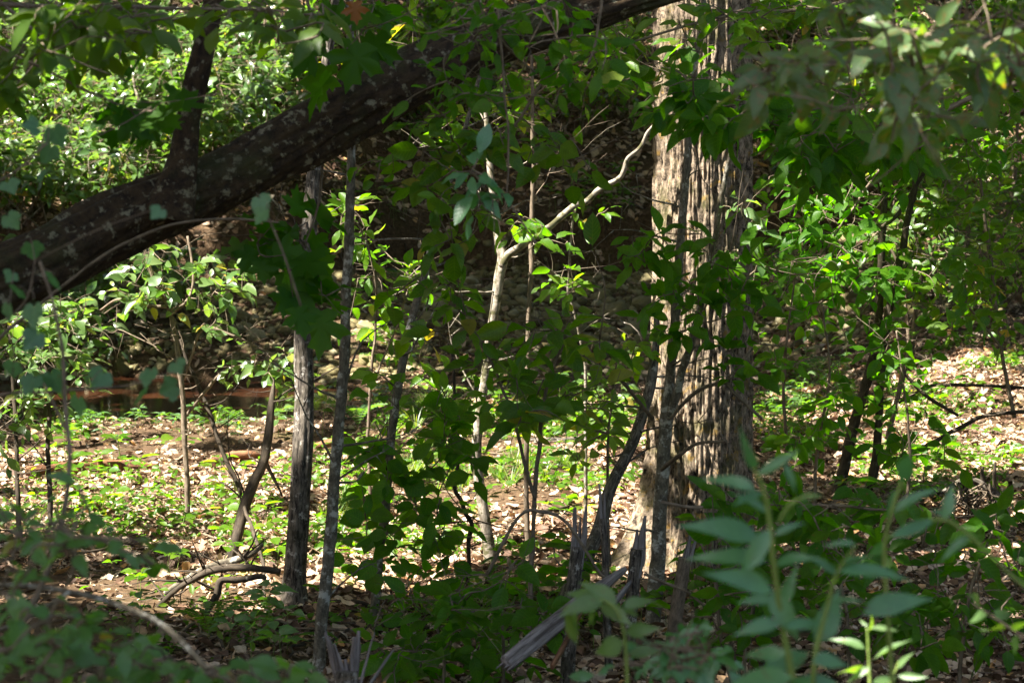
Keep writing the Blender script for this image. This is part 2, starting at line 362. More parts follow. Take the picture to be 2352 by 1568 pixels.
LD = m_leaf('leaf_dark', [(.028, .100, .002), (.044, .128, .003), (.066, .15, .006)], .58, True, .48, spec=.3)
LX = m_leaf('leaf_maple', [(.024, .090, .002), (.036, .11, .003), (.05, .13, .006)], .58, False, .48, spec=.3)
LM = m_leaf('leaf_green', [(.036, .105, .004), (.058, .135, .006), (.09, .16, .012)], .52, True, spec=.4, yel=True)
LH = m_leaf('leaf_hillside', [(.045, .10, .022), (.075, .135, .036), (.115, .17, .06)], .38, False, .30, yel=True, spec=.7, tcol=(1.25, 1.35, .35))
LY = m_leaf('leaf_olive', [(.045, .10, .004), (.065, .12, .006), (.09, .14, .01)], .5, False, .5)
LB = m_leaf('leaf_bluegreen', [(.05, .155, .055), (.07, .19, .07), (.085, .21, .085)], .36, True, .42, spec=.9, tcol=(1.0, 1.25, .5))
LG = m_leaf('leaf_vine', [(.06, .15, .075), (.08, .18, .085), (.10, .20, .09)], .4, True, .4, tcol=(1.0, 1.25, .5))
LN = m_leaf('leaf_near_green', [(.06, .15, .035), (.08, .18, .05), (.10, .205, .07)], .45, True, .36, yel=True)
LS = m_leaf('leaf_spotted', [(.05, .10, .03), (.075, .13, .045), (.11, .155, .065)], .45, True, .42, spots=(.16, .085, .03))
LP = m_leaf('leaf_pale', [(.07, .14, .04), (.09, .165, .055), (.12, .19, .07)], .4, True, .4)
GR = m_leaf('grass_green', [(.06, .12, .02), (.09, .15, .03), (.16, .19, .06)], .35, False, .45)
HB = m_leaf('herb_green', [(.04, .10, .03), (.06, .13, .04), (.09, .16, .05)], .4, False, .45)
CAN = m_leaf('leaf_canopy', [(.05, .10, .010), (.06, .11, .014), (.08, .125, .02)], .13, False, .45, tcol=(1.7, 1.25, .18))
ORG = m_leaf('leaf_autumn', [(.16, .045, .01), (.20, .06, .012), (.22, .08, .015)], .35, False, .5)
BK_OAK = m_bark('bark_furrowed', (.013, .008, .004), (.36, .275, .19), (.26, .16, .045), .64, (.07, .065, .02), 2.6, 52, .9, .010)
BK_LOG = m_bark('bark_leaning', (.014, .008, .004), (.056, .035, .016), (.19, .17, .11), .62, (.035, .038, .010), 1.6, 34, .9, .012, psc=.85)
BK_GRY = m_bark('bark_grey', (.055, .045, .03), (.17, .145, .10), (.36, .34, .28), .59, None, 2, 60, .5, .004, True)
BK_SLM = m_bark('bark_streaked', (.010, .007, .005), (.185, .155, .12), (.38, .35, .30), .63, (.022, .020, .007), 5, 70, .7, .006)
BK_WHT = m_bark('bark_pale', (.10, .08, .055), (.38, .33, .26), (.07, .065, .028), .55, None, 3, 45, .5, .004)
BK_DRK = m_bark('bark_dark', (.022, .016, .010), (.072, .054, .035), (.25, .23, .18), .68, None, 4, 60, .5, .003)
BK_TWG = m_bark('bark_twig', (.08, .06, .038), (.21, .16, .11), None, .6, None, 4, 90, .3, .001)
WOOD = m_bark('wood_weathered', (.07, .055, .047), (.30, .26, .24), None, .6, None, 18, 70, .8, .004)
WOODR = m_bark('wood_rotten', (.07, .028, .012), (.24, .115, .055), (.06, .03, .015), .62, None, 6, 30, .8, .01)
STEMG = m_bark('stem_green', (.11, .17, .03), (.18, .24, .06), None, .6, None, 4, 60, .2, .001, rough=.5)
GND = m_ground('forest_soil')
LIT = m_lv('leaf_litter', [(0, (.06, .03, .016)), (.3, (.20, .115, .07)), (.6, (.44, .295, .185)), (.87, (.66, .52, .38)), (1, (.52, .27, .08))], .62, .12, 30)
STO = m_lv('creek_stone', [(0, (.08, .062, .022)), (.4, (.16, .13, .052)), (.8, (.24, .205, .10)), (1, (.33, .29, .18))], .8, 0, 14)

# ------------------------------------------------------------------ setting: ground sheet and pool
def axis(a, b, step, lo, hi, n):
    d = np.arange(a, b + 1e-6, step); q = np.linspace(0, 1, n + 1)[1:] ** 2
    return np.concatenate([(a - (a - lo) * q)[::-1], d, b + (hi - b) * q])
gx, gy = axis(-11, 11, .11, -70, 70, 14), axis(5, 38, .11, -40, 95, 16)
XX, YY = np.meshgrid(gx, gy); nx, ny = len(gx), len(gy)
gi = (np.arange(ny - 1)[:, None] * nx + np.arange(nx - 1)[None]).ravel()
solo('ground', np.stack([XX, YY, T(XX, YY)], -1).reshape(-1, 3), np.stack([gi, gi + 1, gi + nx + 1, gi + nx], -1), GND, kind='structure')
th = np.linspace(0, 2 * np.pi, 64, endpoint=False); rad = np.array([0, .3, .6, .9, 1.3])
PV = np.stack([POOL[0] + POOL[2] * rad[:, None] * np.cos(th), POOL[1] + POOL[3] * rad[:, None] * np.sin(th), WATER + 0 * rad[:, None] * th], -1).reshape(-1, 3)
i, j = np.meshgrid(np.arange(4), np.arange(64), indexing='ij'); j2 = (j + 1) % 64
solo('creek_water', PV, np.stack([i * 64 + j, (i + 1) * 64 + j, (i + 1) * 64 + j2, i * 64 + j2], -1).reshape(-1, 4), m_water(), kind='structure')

# frames: column x, y(axis), z(normal)
def frames(d, n):
    d = unit(d); n = n - d * (n * d).sum(-1, keepdims=True); n = unit(n); return np.stack([np.cross(d, n), d, n], -1)
def spin(n, ang=None):
    n = unit(n); a = rng.random(len(n)) * 6.283 if ang is None else ang
    t = unit(np.cross(n, np.array([.31, .2, .93]) + 0 * n)); b = np.cross(n, t)
    return frames(np.cos(a)[:, None] * t + np.sin(a)[:, None] * b, n)
rn = lambda n, s=1.0: rng.normal(0, s, (n, 3))

# leaf litter
def litter(name, n, y0, y1, size, mar=.8, cut=None):
    b = Batch(); y = np.sqrt(rng.uniform(y0 ** 2, y1 ** 2, n)); x = rng.uniform(-1, 1, n) * (.258 * y + mar)
    if cut is not None: k = cut(x, y) > rng.random(n); x, y = x[k], y[k]
    n = len(x); nr = unit(TN(x, y) + rn(n, .38)); sz = size * np.clip(rng.lognormal(-.06, .42, n), .35, 1.7)
    P = np.stack([x, y, T(x, y) + sz * rng.uniform(.05, .3, n)], -1); M = spin(nr) * sz[:, None, None]; q = rng.integers(0, 9, n)
    lv = np.clip(rng.beta(1.3, 1.4, n) + .12 * fbm(x, y, 2, 2), 0, 1)
    for i in range(9): b.tpl((FARLITTER if y0 > 19 else LITTER)[i], M[q == i], P[q == i], lv[q == i])
    return b.solo(name, LIT, kind='stuff')
poolq = lambda x, y: np.sqrt(((x - POOL[0]) / POOL[2]) ** 2 + ((y - POOL[1]) / POOL[3]) ** 2)
mossy = lambda x, y: np.clip(1.15 - 1.6 * np.clip(fbm(x * .45 + 3, y * .45, 6, 3) - .05, 0, 1), .15, 1)
litter('leaf_litter', 122000, 7, 19.5, .049, 1.3, lambda x, y: mossy(x, y) * (poolq(x, y) > .98))
bankf = lambda x, y: y + 2.0 * sm(-x, .8, 3.5)
litter('leaf_litter', 16000, 19.5, 26, .09, 1.6, lambda x, y: (poolq(x, y) > 1) * np.where(x > 2.2, 1, .3))
litter('leaf_litter', 48000, 25, 38, .10, 2.0, lambda x, y: np.where(bankf(x, y) < 26.8, .25, np.where(bankf(x, y) < 27.5, .42, .95)))

# creek stones: the ones that show largest are parts of the bed, the rest is gravel
bed = thing('creek_bed', None, None, (0, 22, 0)); bed['kind'] = 'structure'
def stone_spots(n, mar):
    y = np.sqrt(rng.uniform(20.2 ** 2, 27.6 ** 2, n)); x = rng.uniform(-1, 1, n) * (.258 * y + mar)
    f = bankf(x, y); k = (f > 21.2) & (f < 26.8) & (poolq(x, y) > 1.05) & (x < 5.2); return x[k], y[k]
b = Batch(); x, y = stone_spots(13500, .5); sz = rng.lognormal(math.log(.085), .38, len(x)); q = rng.integers(0, 4, len(x))
Ms = spin(unit(TN(x, y) + rn(len(x), .25))) * sz[:, None, None]; Ps = np.stack([x, y, T(x, y) + sz * .12], -1)
for i in range(4): b.tpl(PEBBLES[i], Ms[q == i], Ps[q == i])
g = b.part(bed, 'gravel', STO, 'stuff')
smesh = [mesh('stone', *[tp[0], tp[1]], STO, uv=tp[2]) for tp in STONES]
x, y = stone_spots(560, .2); x, y = x[:280], y[:280]
for i in range(len(x)):
    s = float(np.clip(rng.lognormal(math.log(.2), .32), .12, .42)); n = unit(TN(x[i], y[i]) + rng.normal(0, .15, 3))[None]
    inst(bed, 'stone', smesh[i % 6], np.array([x[i], y[i], float(T(x[i], y[i])) + s * .1]), spin(n)[0] * s)

# ------------------------------------------------------------------ leaves and twigs on a plant
LEAFMESH = {}
def leafmesh(tp, i, mat):
    k = (id(tp), i, mat.name)
    if k not in LEAFMESH: LEAFMESH[k] = mesh('leaf', tp[i][0], tp[i][1], mat, uv=tp[i][2])
    return LEAFMESH[k]
def put_leaves(t, P, D, Nn, size, tpl, mat, indiv=280):
    n = len(P); M = frames(D, Nn) * size[:, None, None]; q = rng.integers(0, len(tpl), n); o = np.argsort(-size)
    for a in o[:indiv]: inst(t, 'leaf', leafmesh(tpl, int(q[a]), mat), P[a], M[a])
    if n > indiv:
        b = Batch(); o = o[indiv:]
        for i in range(len(tpl)): k = o[q[o] == i]; b.tpl(tpl[i], M[k], P[k])
        b.part(t, 'leaf', mat, 'stuff')
TOCAM = np.array([0, -1, .15])
def foliage(t, nodes, tips, per, size, tpl, mat, indiv=280, tr=.0025, up=1., cam_=.35, jit=.55, droop=.25, tmat=None, bare=.45, sag=.06):
    """twigs grow from the nearest wood to every tip, leaves sit along them alternately"""
    nodes = [np.asarray(v) for v in nodes]; tips = np.asarray(tips); A = np.array(nodes)
    d0 = np.array([np.min(np.linalg.norm(A - p, axis=1)) for p in tips]); b = Batch(); LP_, LD_ = [], []
    for i in np.argsort(d0):
        p = tips[i]; A = np.array(nodes); k = np.argmin(np.linalg.norm(A - p, axis=1)); a = A[k]; L = np.linalg.norm(p - a)
        mid = (a + p) / 2 + rng.normal(0, .09 * L + .002, 3) + [0, 0, sag * L]
        b.tube(tube([a, mid, p], [tr * 1.3, tr, tr * .6], n=6, sides=4, seed=i))
        Q = crom([a, mid, p], 9); nodes += [Q[4], Q[8]]; dv = unit(p - a)
        f = np.linspace(max(.15, 1 - per * size * .55 / (L + 1e-6)), 1, per) if per > 1 else np.array([1.])
        sd = np.cross(dv, [0, 0, 1]); sd = unit(sd) if np.linalg.norm(sd) > .1 else np.array([1., 0, 0])
        for j, ff in enumerate(f):
            pos = Q[int(round(ff * 8))]; s = 1 if (j + i) % 2 else -1
            ld = dv * (.5 if j < per - 1 else 1.2) + sd * s * (.9 if j < per - 1 else .2) + rng.normal(0, .3, 3) - [0, 0, droop]
            LP_.append(pos); LD_.append(ld)
    A = np.array(nodes)
    for i in range(int(len(tips) * bare)):
        a = A[rng.integers(0, len(A))]; d = rng.normal(0, 1, 3) * [1, .7, .7] + [0, 0, .25]; L = size * rng.uniform(1.2, 4.5); e = a + unit(d) * L; m_ = (a + e) / 2 + rng.normal(0, .1 * L, 3)
        b.tube(tube([a, m_, e], [tr * .8, tr * .6, tr * .3], n=7, sides=4, gnarl=.03 * L, seed=i))
        if i % 2: b.tube(tube([m_, m_ + (e - a) * .35 + rng.normal(0, .15 * L, 3)], [tr * .5, tr * .25], n=4, sides=3, seed=i))
    if b.n: b.part(t, 'twig', tmat or BK_TWG, 'stuff')
    P, D = np.array(LP_), np.array(LD_); n = len(P)
    Nn = unit(np.array([0, 0, up]) + cam_ * TOCAM + rn(n, jit)); put_leaves(t, P, D, Nn, size * np.clip(rng.lognormal(-.03, .3, n), .45, 1.32), tpl, mat, indiv)
def stem(t, path, Y, mat, name='stem', sides=10, gnarl=.0, seed=0, n=None, disp=None, ecc=0):
    """path [(px,py,width px)...]; Y one distance, or one per point"""
    p = np.array(path, float); Y = np.interp(np.linspace(0, 1, len(p)), np.linspace(0, 1, len(np.atleast_1d(Y))), np.atleast_1d(Y))
    if disp is None and sides >= 8: disp = lambda th, s, r: r * (.16 * noise(np.cos(th) * 1.3 + seed, np.sin(th) * 1.3, s / (3 * r + .004)) + .10 * noise(np.cos(th) * 3, np.sin(th) * 3 + seed, s / (1.2 * r + .003)))
    P = W(p[:, 0], p[:, 1], Y); tb = tube(P, p[:, 2] / 2 * Y / FPX, n or (14 if sides >= 8 else 6) * len(p), sides, disp, gnarl * 1.5, seed, ecc)
    part(t, name, tb[0], tb[1], mat, bk=tb[2]); return [q for q in crom(P, 5 * len(p))]
def ell(regs, n, Y, dY):                     # n spots in ellipses of the picture, Y away
    wts = np.array([r[2] * r[3] * (r[4] if len(r) > 4 else 1) for r in regs], float); k = rng.choice(len(regs), n, p=wts / wts.sum())
    a = rng.random(n) * 6.283; q = np.sqrt(rng.random(n)); r = np.array([x[:4] for x in regs], float)[k]
    return W(r[:, 0] + r[:, 2] * q * np.cos(a), r[:, 1] + r[:, 3] * q * np.sin(a), Y + rng.uniform(-dY, dY, n))
pxm = lambda px, Y: px * Y / FPX
# ------------------------------------------------------------------ trunks and stems
def base_at(px, py): return G(px, py)
def Yat(px, py): return float(G(px, py)[1])

# the big furrowed tree
Yt = Yat(1600, 1325); r0 = pxm(228, Yt) / 2
tb_base = W(1612, 1325, Yt + r0); t = thing('furrowed_tree', 'thick deeply furrowed tree trunk with sunlit streaks on one side', 'tree', tb_base)
zz = np.array([-.25, 0, .35, .9, 1.6, 2.6, 4, 6.5, 9.5]); cxs = np.array([1612, 1612, 1614, 1615, 1614, 1609, 1604, 1598, 1590])
P = np.stack([(cxs - 1176) / FPX * (Yt + r0), 0 * zz + Yt + r0, tb_base[2] + zz], -1); rr_ = r0 * np.array([1.16, 1.1, 1.06, 1.03, 1.0, .985, .97, .92, .8])
def d_oak(th, s, r):
    c, q = np.cos(th), np.sin(th); wv = .25 * noise(c * 2, q * 2, s * 1.5)
    fr = 1 - np.abs(noise(c * 13 + wv, q * 13 + wv, s * 3.2) + .4 * noise(c * 22, q * 22, s * 9)) * 2.2
    f2 = 1 - np.abs(noise(c * 30 + 5, q * 30, s * 12)) * 2.0
    lob = .012 * np.cos(2 * th + .6) + .014 * noise(c * 1.5, q * 1.5, s * .8)
    fl = np.exp(-np.maximum(s - .2, 0) / .28); d = 0
    for a, h in ((.32, .34), (2.9, .05), (4.4, .1), (1.7, .05), (5.4, .1)):
        dd = np.abs((th - a + np.pi) % (2 * np.pi) - np.pi); d = d + h * np.exp(-(dd / .4) ** 2)
    return -.021 * np.clip(fr, 0, 1) - .009 * np.clip(f2, 0, 1) + lob + d * fl
V, F, bk = tube(P, rr_, 680, 290, d_oak, seed=1); part(t, 'trunk', V, F, BK_OAK, bk=bk)

# the dark leaning trunk in front with its upright limb
ax = [(-520, 965, 160), (-250, 800, 155), (-60, 675, 150), (120, 596, 148), (300, 505, 148), (480, 428, 142), (640, 343, 140), (800, 255, 138), (950, 168, 136), (1100, 100, 130), (1290, 42, 108), (1450, -10, 92), (1700, -90, 80), (2300, -330, 55)]
Yl = np.interp(np.arange(14), [0, 2, 13], [6.1, 6.3, 7.6])
bl = W(-520, 965, 6.1); t = thing('leaning_tree', 'dark leaning trunk with pale lichen blotches slanting up across the picture', 'leaning tree', [bl[0], bl[1], float(T(bl[0], bl[1]))])
def d_lean(th, s, r):
    c, q = np.cos(th), np.sin(th)
    return .012 * fbm(c * 2.2 + 4, q * 2.2, s * 2.5, 3) - .010 * np.clip(1 - np.abs(noise(c * 4.5, q * 4.5, s * 3.2)) * 3.5, 0, 1) + .004 * noise(c * 9, q * 9, s * 12)
p = np.array(ax, float); P = W(p[:, 0], p[:, 1], Yl); r = p[:, 2] / 2 * Yl / FPX
g0 = np.array([bl[0] - .35, bl[1] - .05, float(T(bl[0] - .35, bl[1])) - .15]); P = np.vstack([g0, P]); r = np.r_[r[0] * 1.1, r]
V, F, bk = tube(P, r, 420, 90, d_lean, seed=2); part(t, 'trunk', V, F, BK_LOG, bk=bk)
lim = stem(t, [(385, 500, 120), (408, 425, 92), (424, 355, 66), (434, 280, 56), (452, 190, 54), (472, 95, 50), (487, 10, 48), (505, -110, 44), (540, -320, 36)], 6.5, BK_LOG, 'limb', 20, .004, 3, 60, lambda th, s, r: .004 * fbm(np.cos(th) * 2, np.sin(th) * 2, s * 9, 3))

TRUNK = {}
def tree(name, label, cat, path, mat, group=None, lean=0., sides=14, gnarl=.01, seed=0, disp=None, n=None, flare=0, pn='trunk', ground=True, Y=None, ecc=0, twigs=None):
    if twigs is None: twigs = {'sapling': 11, 'vine': 8, 'tree': 7, 'dead branch': 7, 'shrub': 8}.get(cat, 0)
    """path from the foot up; the foot stands on the ground where the picture shows it"""
    p = [list(q) for q in path]; Yb = Y or Yat(p[0][0], p[0][1]); Ys = Yb + lean * np.linspace(0, 1, len(p))
    bp = W(p[0][0], p[0][1], Yb); bp[2] = float(T(bp[0], bp[1])) if Y else bp[2]
    t = thing(name, label, cat, bp, group)
    pp = np.array(p, float); P = W(pp[:, 0], pp[:, 1], Ys); r = pp[:, 2] / 2 * Ys / FPX
    P = np.vstack([[bp[0], bp[1], min(P[0][2], bp[2]) - .06], P]); r = np.r_[r[0] * (1.15 + flare), r]
    if flare: r[1] *= 1 + flare * .6
    if disp is None: disp = lambda th, s, r: r * (.14 * noise(np.cos(th) * 1.3 + seed, np.sin(th) * 1.3, s / (3.5 * r + .004)) + .09 * noise(np.cos(th) * 3, np.sin(th) * 3 + seed, s / (1.5 * r + .003)))
    V, F, bk = tube(P, r, n or 16 * len(P), sides, disp, gnarl * 1.4, seed, ecc); TRUNK[t.name] = part(t, pn, V, F, mat, bk=bk)
    if twigs:
        Q = crom(np.c_[P, r], 60); bt = Batch(); pick = rng.integers(12, 58, twigs)
        for q in pick:
            L = rng.uniform(.12, .55); d = unit(rng.normal(0, 1, 3) * [1, .7, .25] + [0, 0, .45]); e = Q[q, :3] + d * L; m_ = (Q[q, :3] + e) / 2 + rng.normal(0, .09 * L, 3); w_ = min(.006, Q[q, 3] * .35)
            bt.tube(tube([Q[q, :3], m_, e], [w_, w_ * .6, w_ * .25], n=9, sides=5, gnarl=.03 * L, seed=int(q)))
            for z_ in range(2): s0 = m_ + (e - m_) * rng.random(); bt.tube(tube([s0, s0 + d * L * .2 + rng.normal(0, .16 * L, 3)], [w_ * .4, w_ * .2], n=4, sides=4, seed=int(q)))
        bt.part(t, 'twig', mat, 'stuff')
    return t, list(crom(P, 6 * len(P)))
def ridg(a, f, l): return lambda th, s, r: -a * np.clip(1 - np.abs(noise(np.cos(th) * f, np.sin(th) * f, s * l)) * 2.2, 0, 1) + a * .8 * noise(np.cos(th) * 1.6, np.sin(th) * 1.6, s * 2)

t, slim = tree('streaked_tree', 'slim tree with streaked grey bark and a dark mossy foot on leaf litter', 'tree',
     [(672, 1385, 66), (678, 1310, 56), (688, 1180, 50), (694, 1040, 49), (697, 900, 47), (698, 760, 45), (700, 640, 42), (712, 520, 36), (719, 420, 32), (728, 320, 30), (742, 200, 27), (757, 90, 24), (768, 0, 20), (775, -120, 18), (790, -500, 12)], BK_SLM, None, .5, 40, .006, 4, ridg(.006, 5, 2.5), 220, .25)
stem(TRUNK[t.name], [(660, 1345, 30), (640, 1372, 20), (618, 1392, 12)], Yat(660, 1385), BK_SLM, 'root', 10)
tree('grey_sapling', 'smooth grey sapling in front of the streaked slim tree', 'sapling',
     [(728, 1600, 31), (735, 1470, 30), (748, 1340, 29), (762, 1180, 28), (776, 1000, 26), (788, 830, 24), (797, 640, 23), (804, 480, 22), (808, 350, 20), (806, 200, 18), (803, 60, 16), (800, -120, 14), (790, -450, 9)], BK_GRY, None, .2, 16, .004, 5, Y=7.9)
t5, vine5 = tree('mottled_sapling', 'leaning mottled sapling with white lichen bands and leafy shoots round it', 'sapling',
     [(858, 1425, 24), (870, 1310, 23), (884, 1160, 22), (900, 1000, 21), (915, 880, 20), (936, 770, 19), (966, 660, 18), (998, 540, 17), (1022, 450, 16), (1046, 370, 14), (1075, 270, 11), (1110, 150, 8)], BK_GRY, None, .5, 14, .006, 6)
t, whit = tree('forked_pale_sapling', 'pale forked sapling with a sunlit bough reaching towards the furrowed tree', 'sapling',
     [(1128, 1292, 34), (1118, 1220, 28), (1104, 1130, 25), (1094, 1040, 25), (1101, 960, 23), (1112, 880, 21), (1121, 800, 20), (1135, 710, 22), (1146, 640, 24), (1155, 594, 25), (1146, 560, 20), (1138, 510, 17), (1131, 440, 16), (1124, 370, 15), (1121, 320, 13), (1116, 250, 10), (1108, 120, 7), (1100, -100, 6)], BK_WHT, None, .15, 16, .003, 7, ridg(.0025, 2, 3), 150)
Yw = Yat(1128, 1292) + .07
stem(t, [(1150, 612, 21), (1170, 584, 18), (1205, 560, 17), (1222, 538, 17), (1262, 520, 15), (1320, 472, 15), (1350, 462, 14), (1376, 436, 13), (1420, 412, 12), (1433, 392, 13), (1442, 364, 10), (1472, 338, 9), (1488, 306, 8), (1520, 270, 7)], [Yw, Yw - .25], BK_WHT, 'bough', 12, .004, 8, 80)
stem(TRUNK[t.name], [(1128, 330, 12), (1142, 330, 9), (1150, 328, 8)], Yw, BK_WHT, 'knot', 8)
tree('thin_sapling', 'straight thin brown sapling just beside the forked pale sapling', 'sapling',
     [(1213, 1290, 15), (1209, 1150, 13), (1211, 980, 12), (1212, 820, 11), (1217, 640, 11), (1222, 480, 10), (1224, 330, 9), (1222, 200, 8), (1220, 60, 7), (1215, -150, 6)], BK_TWG, None, .2, 10, .006, 9)
tw, whip = tree('whip_seedling', 'hair-thin pale whip with a few leaves between thin sapling and furrowed tree', 'sapling',
     [(1345, 880, 8), (1330, 765, 7), (1318, 715, 7), (1307, 680, 6), (1308, 610, 6), (1313, 540, 6), (1318, 460, 5), (1314, 400, 5), (1310, 340, 4)], BK_WHT, None, 0, 8, .003, 10, Y=10.6, ground=False)
# prop the whip on the ground behind the shrub
bp = np.array(tw.location)
tr_, vin9 = tree('twisting_vine', 'dark twisting vine stem climbing out of the leaf litter', 'vine',
     [(1070, 1352, 11), (1078, 1290, 11), (1076, 1240, 12), (1082, 1205, 11), (1064, 1180, 11), (1055, 1150, 10), (1042, 1120, 10), (1052, 1065, 9), (1054, 1010, 8), (1044, 960, 8), (1042, 880, 7), (1036, 820, 6), (1028, 790, 5)], BK_DRK, None, -.1, 8, .008, 11)
tL, leanst = tree('bracing_sapling', 'rough leaning stem bracing from the litter up against the furrowed tree', 'sapling',
     [(1288, 1400, 40), (1330, 1320, 38), (1372, 1225, 34), (1398, 1140, 30), (1432, 1060, 28), (1462, 985, 26), (1484, 920, 25), (1498, 860, 23), (1506, 790, 18), (1510, 700, 14)], BK_SLM, None, .75, 14, .008, 12, ridg(.004, 3, 4), 90)
# the pair of grey saplings in front of the big tree
tG, twin = tree('twin_grey_sapling', 'smooth grey sapling splitting in two right before the furrowed trunk', 'sapling',
     [(1500, 1440, 40), (1508, 1330, 36), (1514, 1200, 34), (1522, 1080, 31), (1530, 960, 28), (1541, 840, 24), (1551, 720, 22), (1560, 600, 21), (1568, 480, 19), (1578, 360, 17), (1590, 220, 15), (1604, 100, 13), (1620, -80, 10)], BK_GRY, None, .3, 14, .006, 13, Y=8.9)
twin += stem(tG, [(1520, 1030, 20), (1545, 930, 20), (1566, 850, 19), (1590, 780, 17), (1612, 690, 15), (1632, 590, 13), (1650, 490, 12), (1668, 400, 11), (1690, 300, 9)], [9.0, 8.9, 8.8], BK_GRY, 'stem', 10, .005, 14)
twin += stem(tG, [(1497, 960, 9), (1470, 925, 9), (1445, 893, 9), (1424, 872, 9)], [9.05, 8.8], BK_TWG, 'stem', 8, .003, 15)
twin += stem(tG, [(1540, 960, 9), (1568, 925, 9), (1602, 898, 9), (1640, 882, 9), (1668, 880, 9), (1690, 905, 8), (1720, 932, 8), (1752, 960, 7)], [8.85, 8.6], BK_TWG, 'stem', 8, .004, 16)
stem(tG, [(1520, 1075, 10), (1548, 1052, 10), (1600, 1020, 8), (1670, 1012, 7)], [8.95, 8.6], BK_TWG, 'stem', 8, .004, 17)

# right-hand clump of stems
SR = []
tR, s_ = tree('dark_sapling_clump', 'clump of thin dark stems with broad leaves beside sunlit litter slope', 'shrub',
     [(1925, 1130, 28), (1945, 1040, 26), (1968, 950, 25), (1992, 870, 23), (2010, 800, 20), (2018, 720, 18), (2022, 640, 17), (2024, 560, 17), (2030, 470, 15), (2050, 360, 12), (2070, 240, 9)], BK_DRK, None, -.3, 12, .006, 20)
SR += s_; Yr = Yat(1925, 1130)
SR += stem(tR, [(2000, 1125, 26), (2012, 1050, 20), (2020, 960, 18), (2022, 880, 17), (2032, 780, 16), (2046, 690, 18), (2064, 610, 17), (2082, 530, 16), (2098, 450, 14), (2108, 370, 12), (2120, 280, 9)], [Yr, Yr - .4], BK_DRK, 'stem', 12, .006, 21)
SR += stem(tR, [(2040, 1010, 12), (2056, 930, 12), (2076, 850, 14), (2096, 780, 12), (2106, 700, 10), (2120, 620, 9)], [Yr + .4, Yr + .3], BK_TWG, 'stem', 8, .006, 22)
SR += stem(tR, [(2018, 530, 10), (2058, 495, 9), (2090, 450, 9), (2120, 400, 8), (2160, 330, 7)], Yr - .3, BK_DRK, 'stem', 8, .006, 23)
SR += stem(tR, [(2080, 860, 9), (2130, 910, 9), (2200, 955, 8)], Yr - .2, BK_DRK, 'stem', 8, .002, 24)
SR += stem(tR, [(2064, 925, 6), (2105, 900, 7), (2140, 885, 8), (2230, 884, 7), (2360, 890, 7), (2420, 895, 6)], Yr - .1, BK_DRK, 'stem', 8, .002, 25)
SR += stem(tR, [(2095, 1035, 8), (2150, 1010, 10), (2200, 985, 10), (2250, 958, 10), (2310, 948, 9), (2400, 946, 8)], Yr - .2, BK_DRK, 'stem', 8, .004, 26)

# dead forked branches at the foot of the slim tree
tF, _ = tree('leaning_snag', 'dead mossy snag leaning up from the litter, left of the slim tree', 'dead branch',
     [(528, 1290, 26), (545, 1220, 26), (560, 1165, 27), (582, 1110, 26), (606, 1060, 24), (612, 1010, 22), (618, 950, 18), (624, 900, 10), (627, 872, 3)], BK_DRK, None, .6, 12, .008, 30, ridg(.003, 3, 5), 70)
stem(tF, [(608, 1055, 12), (622, 1085, 9), (636, 1112, 7), (648, 1140, 5)], Yat(528, 1290) + .4, BK_DRK, 'branch', 8, .003, 31)
stem(tF, [(560, 1165, 9), (580, 1215, 9), (598, 1270, 9), (606, 1330, 8), (610, 1400, 7)], [Yat(528, 1290) + .1, Yat(610, 1400)], BK_DRK, 'branch', 8, .004, 32)
tree('dead_sapling', 'thin dark dead stem slanting down past the pool to the snag', 'dead branch',
     [(566, 1185, 9), (548, 1120, 11), (522, 1060, 11), (500, 1005, 11), (485, 960, 11), (470, 920, 11), (452, 880, 10), (430, 830, 8), (415, 780, 6)], BK_DRK, None, .3, 8, .005, 33)
bp = base_at(400, 1395); tD = thing('fallen_forked_branch', 'fallen forked dead branch propped on litter against the slim tree', 'dead branch', bp)
Yd = bp[1]
stem(tD, [(345, 1418, 10), (375, 1385, 13), (410, 1352, 14), (455, 1325, 16), (505, 1305, 17), (560, 1300, 17), (610, 1304, 15), (648, 1312, 14)], [Yd, Yd - .1], BK_DRK, 'limb', 12, .014, 34)
stem(tD, [(380, 1360, 12), (430, 1325, 13), (480, 1300, 15), (530, 1288, 17), (560, 1278, 15), (590, 1264, 10), (606, 1250, 7)], Yd + .05, BK_GRY, 'limb', 10, .006, 35)
stem(tD, [(470, 1420, 13), (485, 1390, 16), (500, 1360, 18), (508, 1330, 17), (540, 1330, 15), (590, 1322, 13), (612, 1328, 11)], Yd - .15, BK_DRK, 'limb', 10, .006, 36)
for q in range(30):
    x0, y0 = [(380, 1375), (430, 1335), (470, 1315), (520, 1300), (575, 1300), (500, 1355), (560, 1280)][q % 7]; dx, dy = rng.normal(-15, 55), rng.normal(-14, 32)
    stem(tD, [(x0, y0, 6), (x0 + dx * .5 + rng.normal(0, 5), y0 + dy * .5, 4), (x0 + dx, y0 + dy + rng.normal(0, 6), 2)], [Yd, Yd + rng.uniform(-.15, .15)], BK_DRK, 'twig', 5, .004, 340 + q, 8)
stem(tD, [(500, 1365, 14), (480, 1400, 15), (462, 1440, 14), (448, 1470, 12)], Yd - .3, BK_DRK, 'limb', 10, .006, 37)

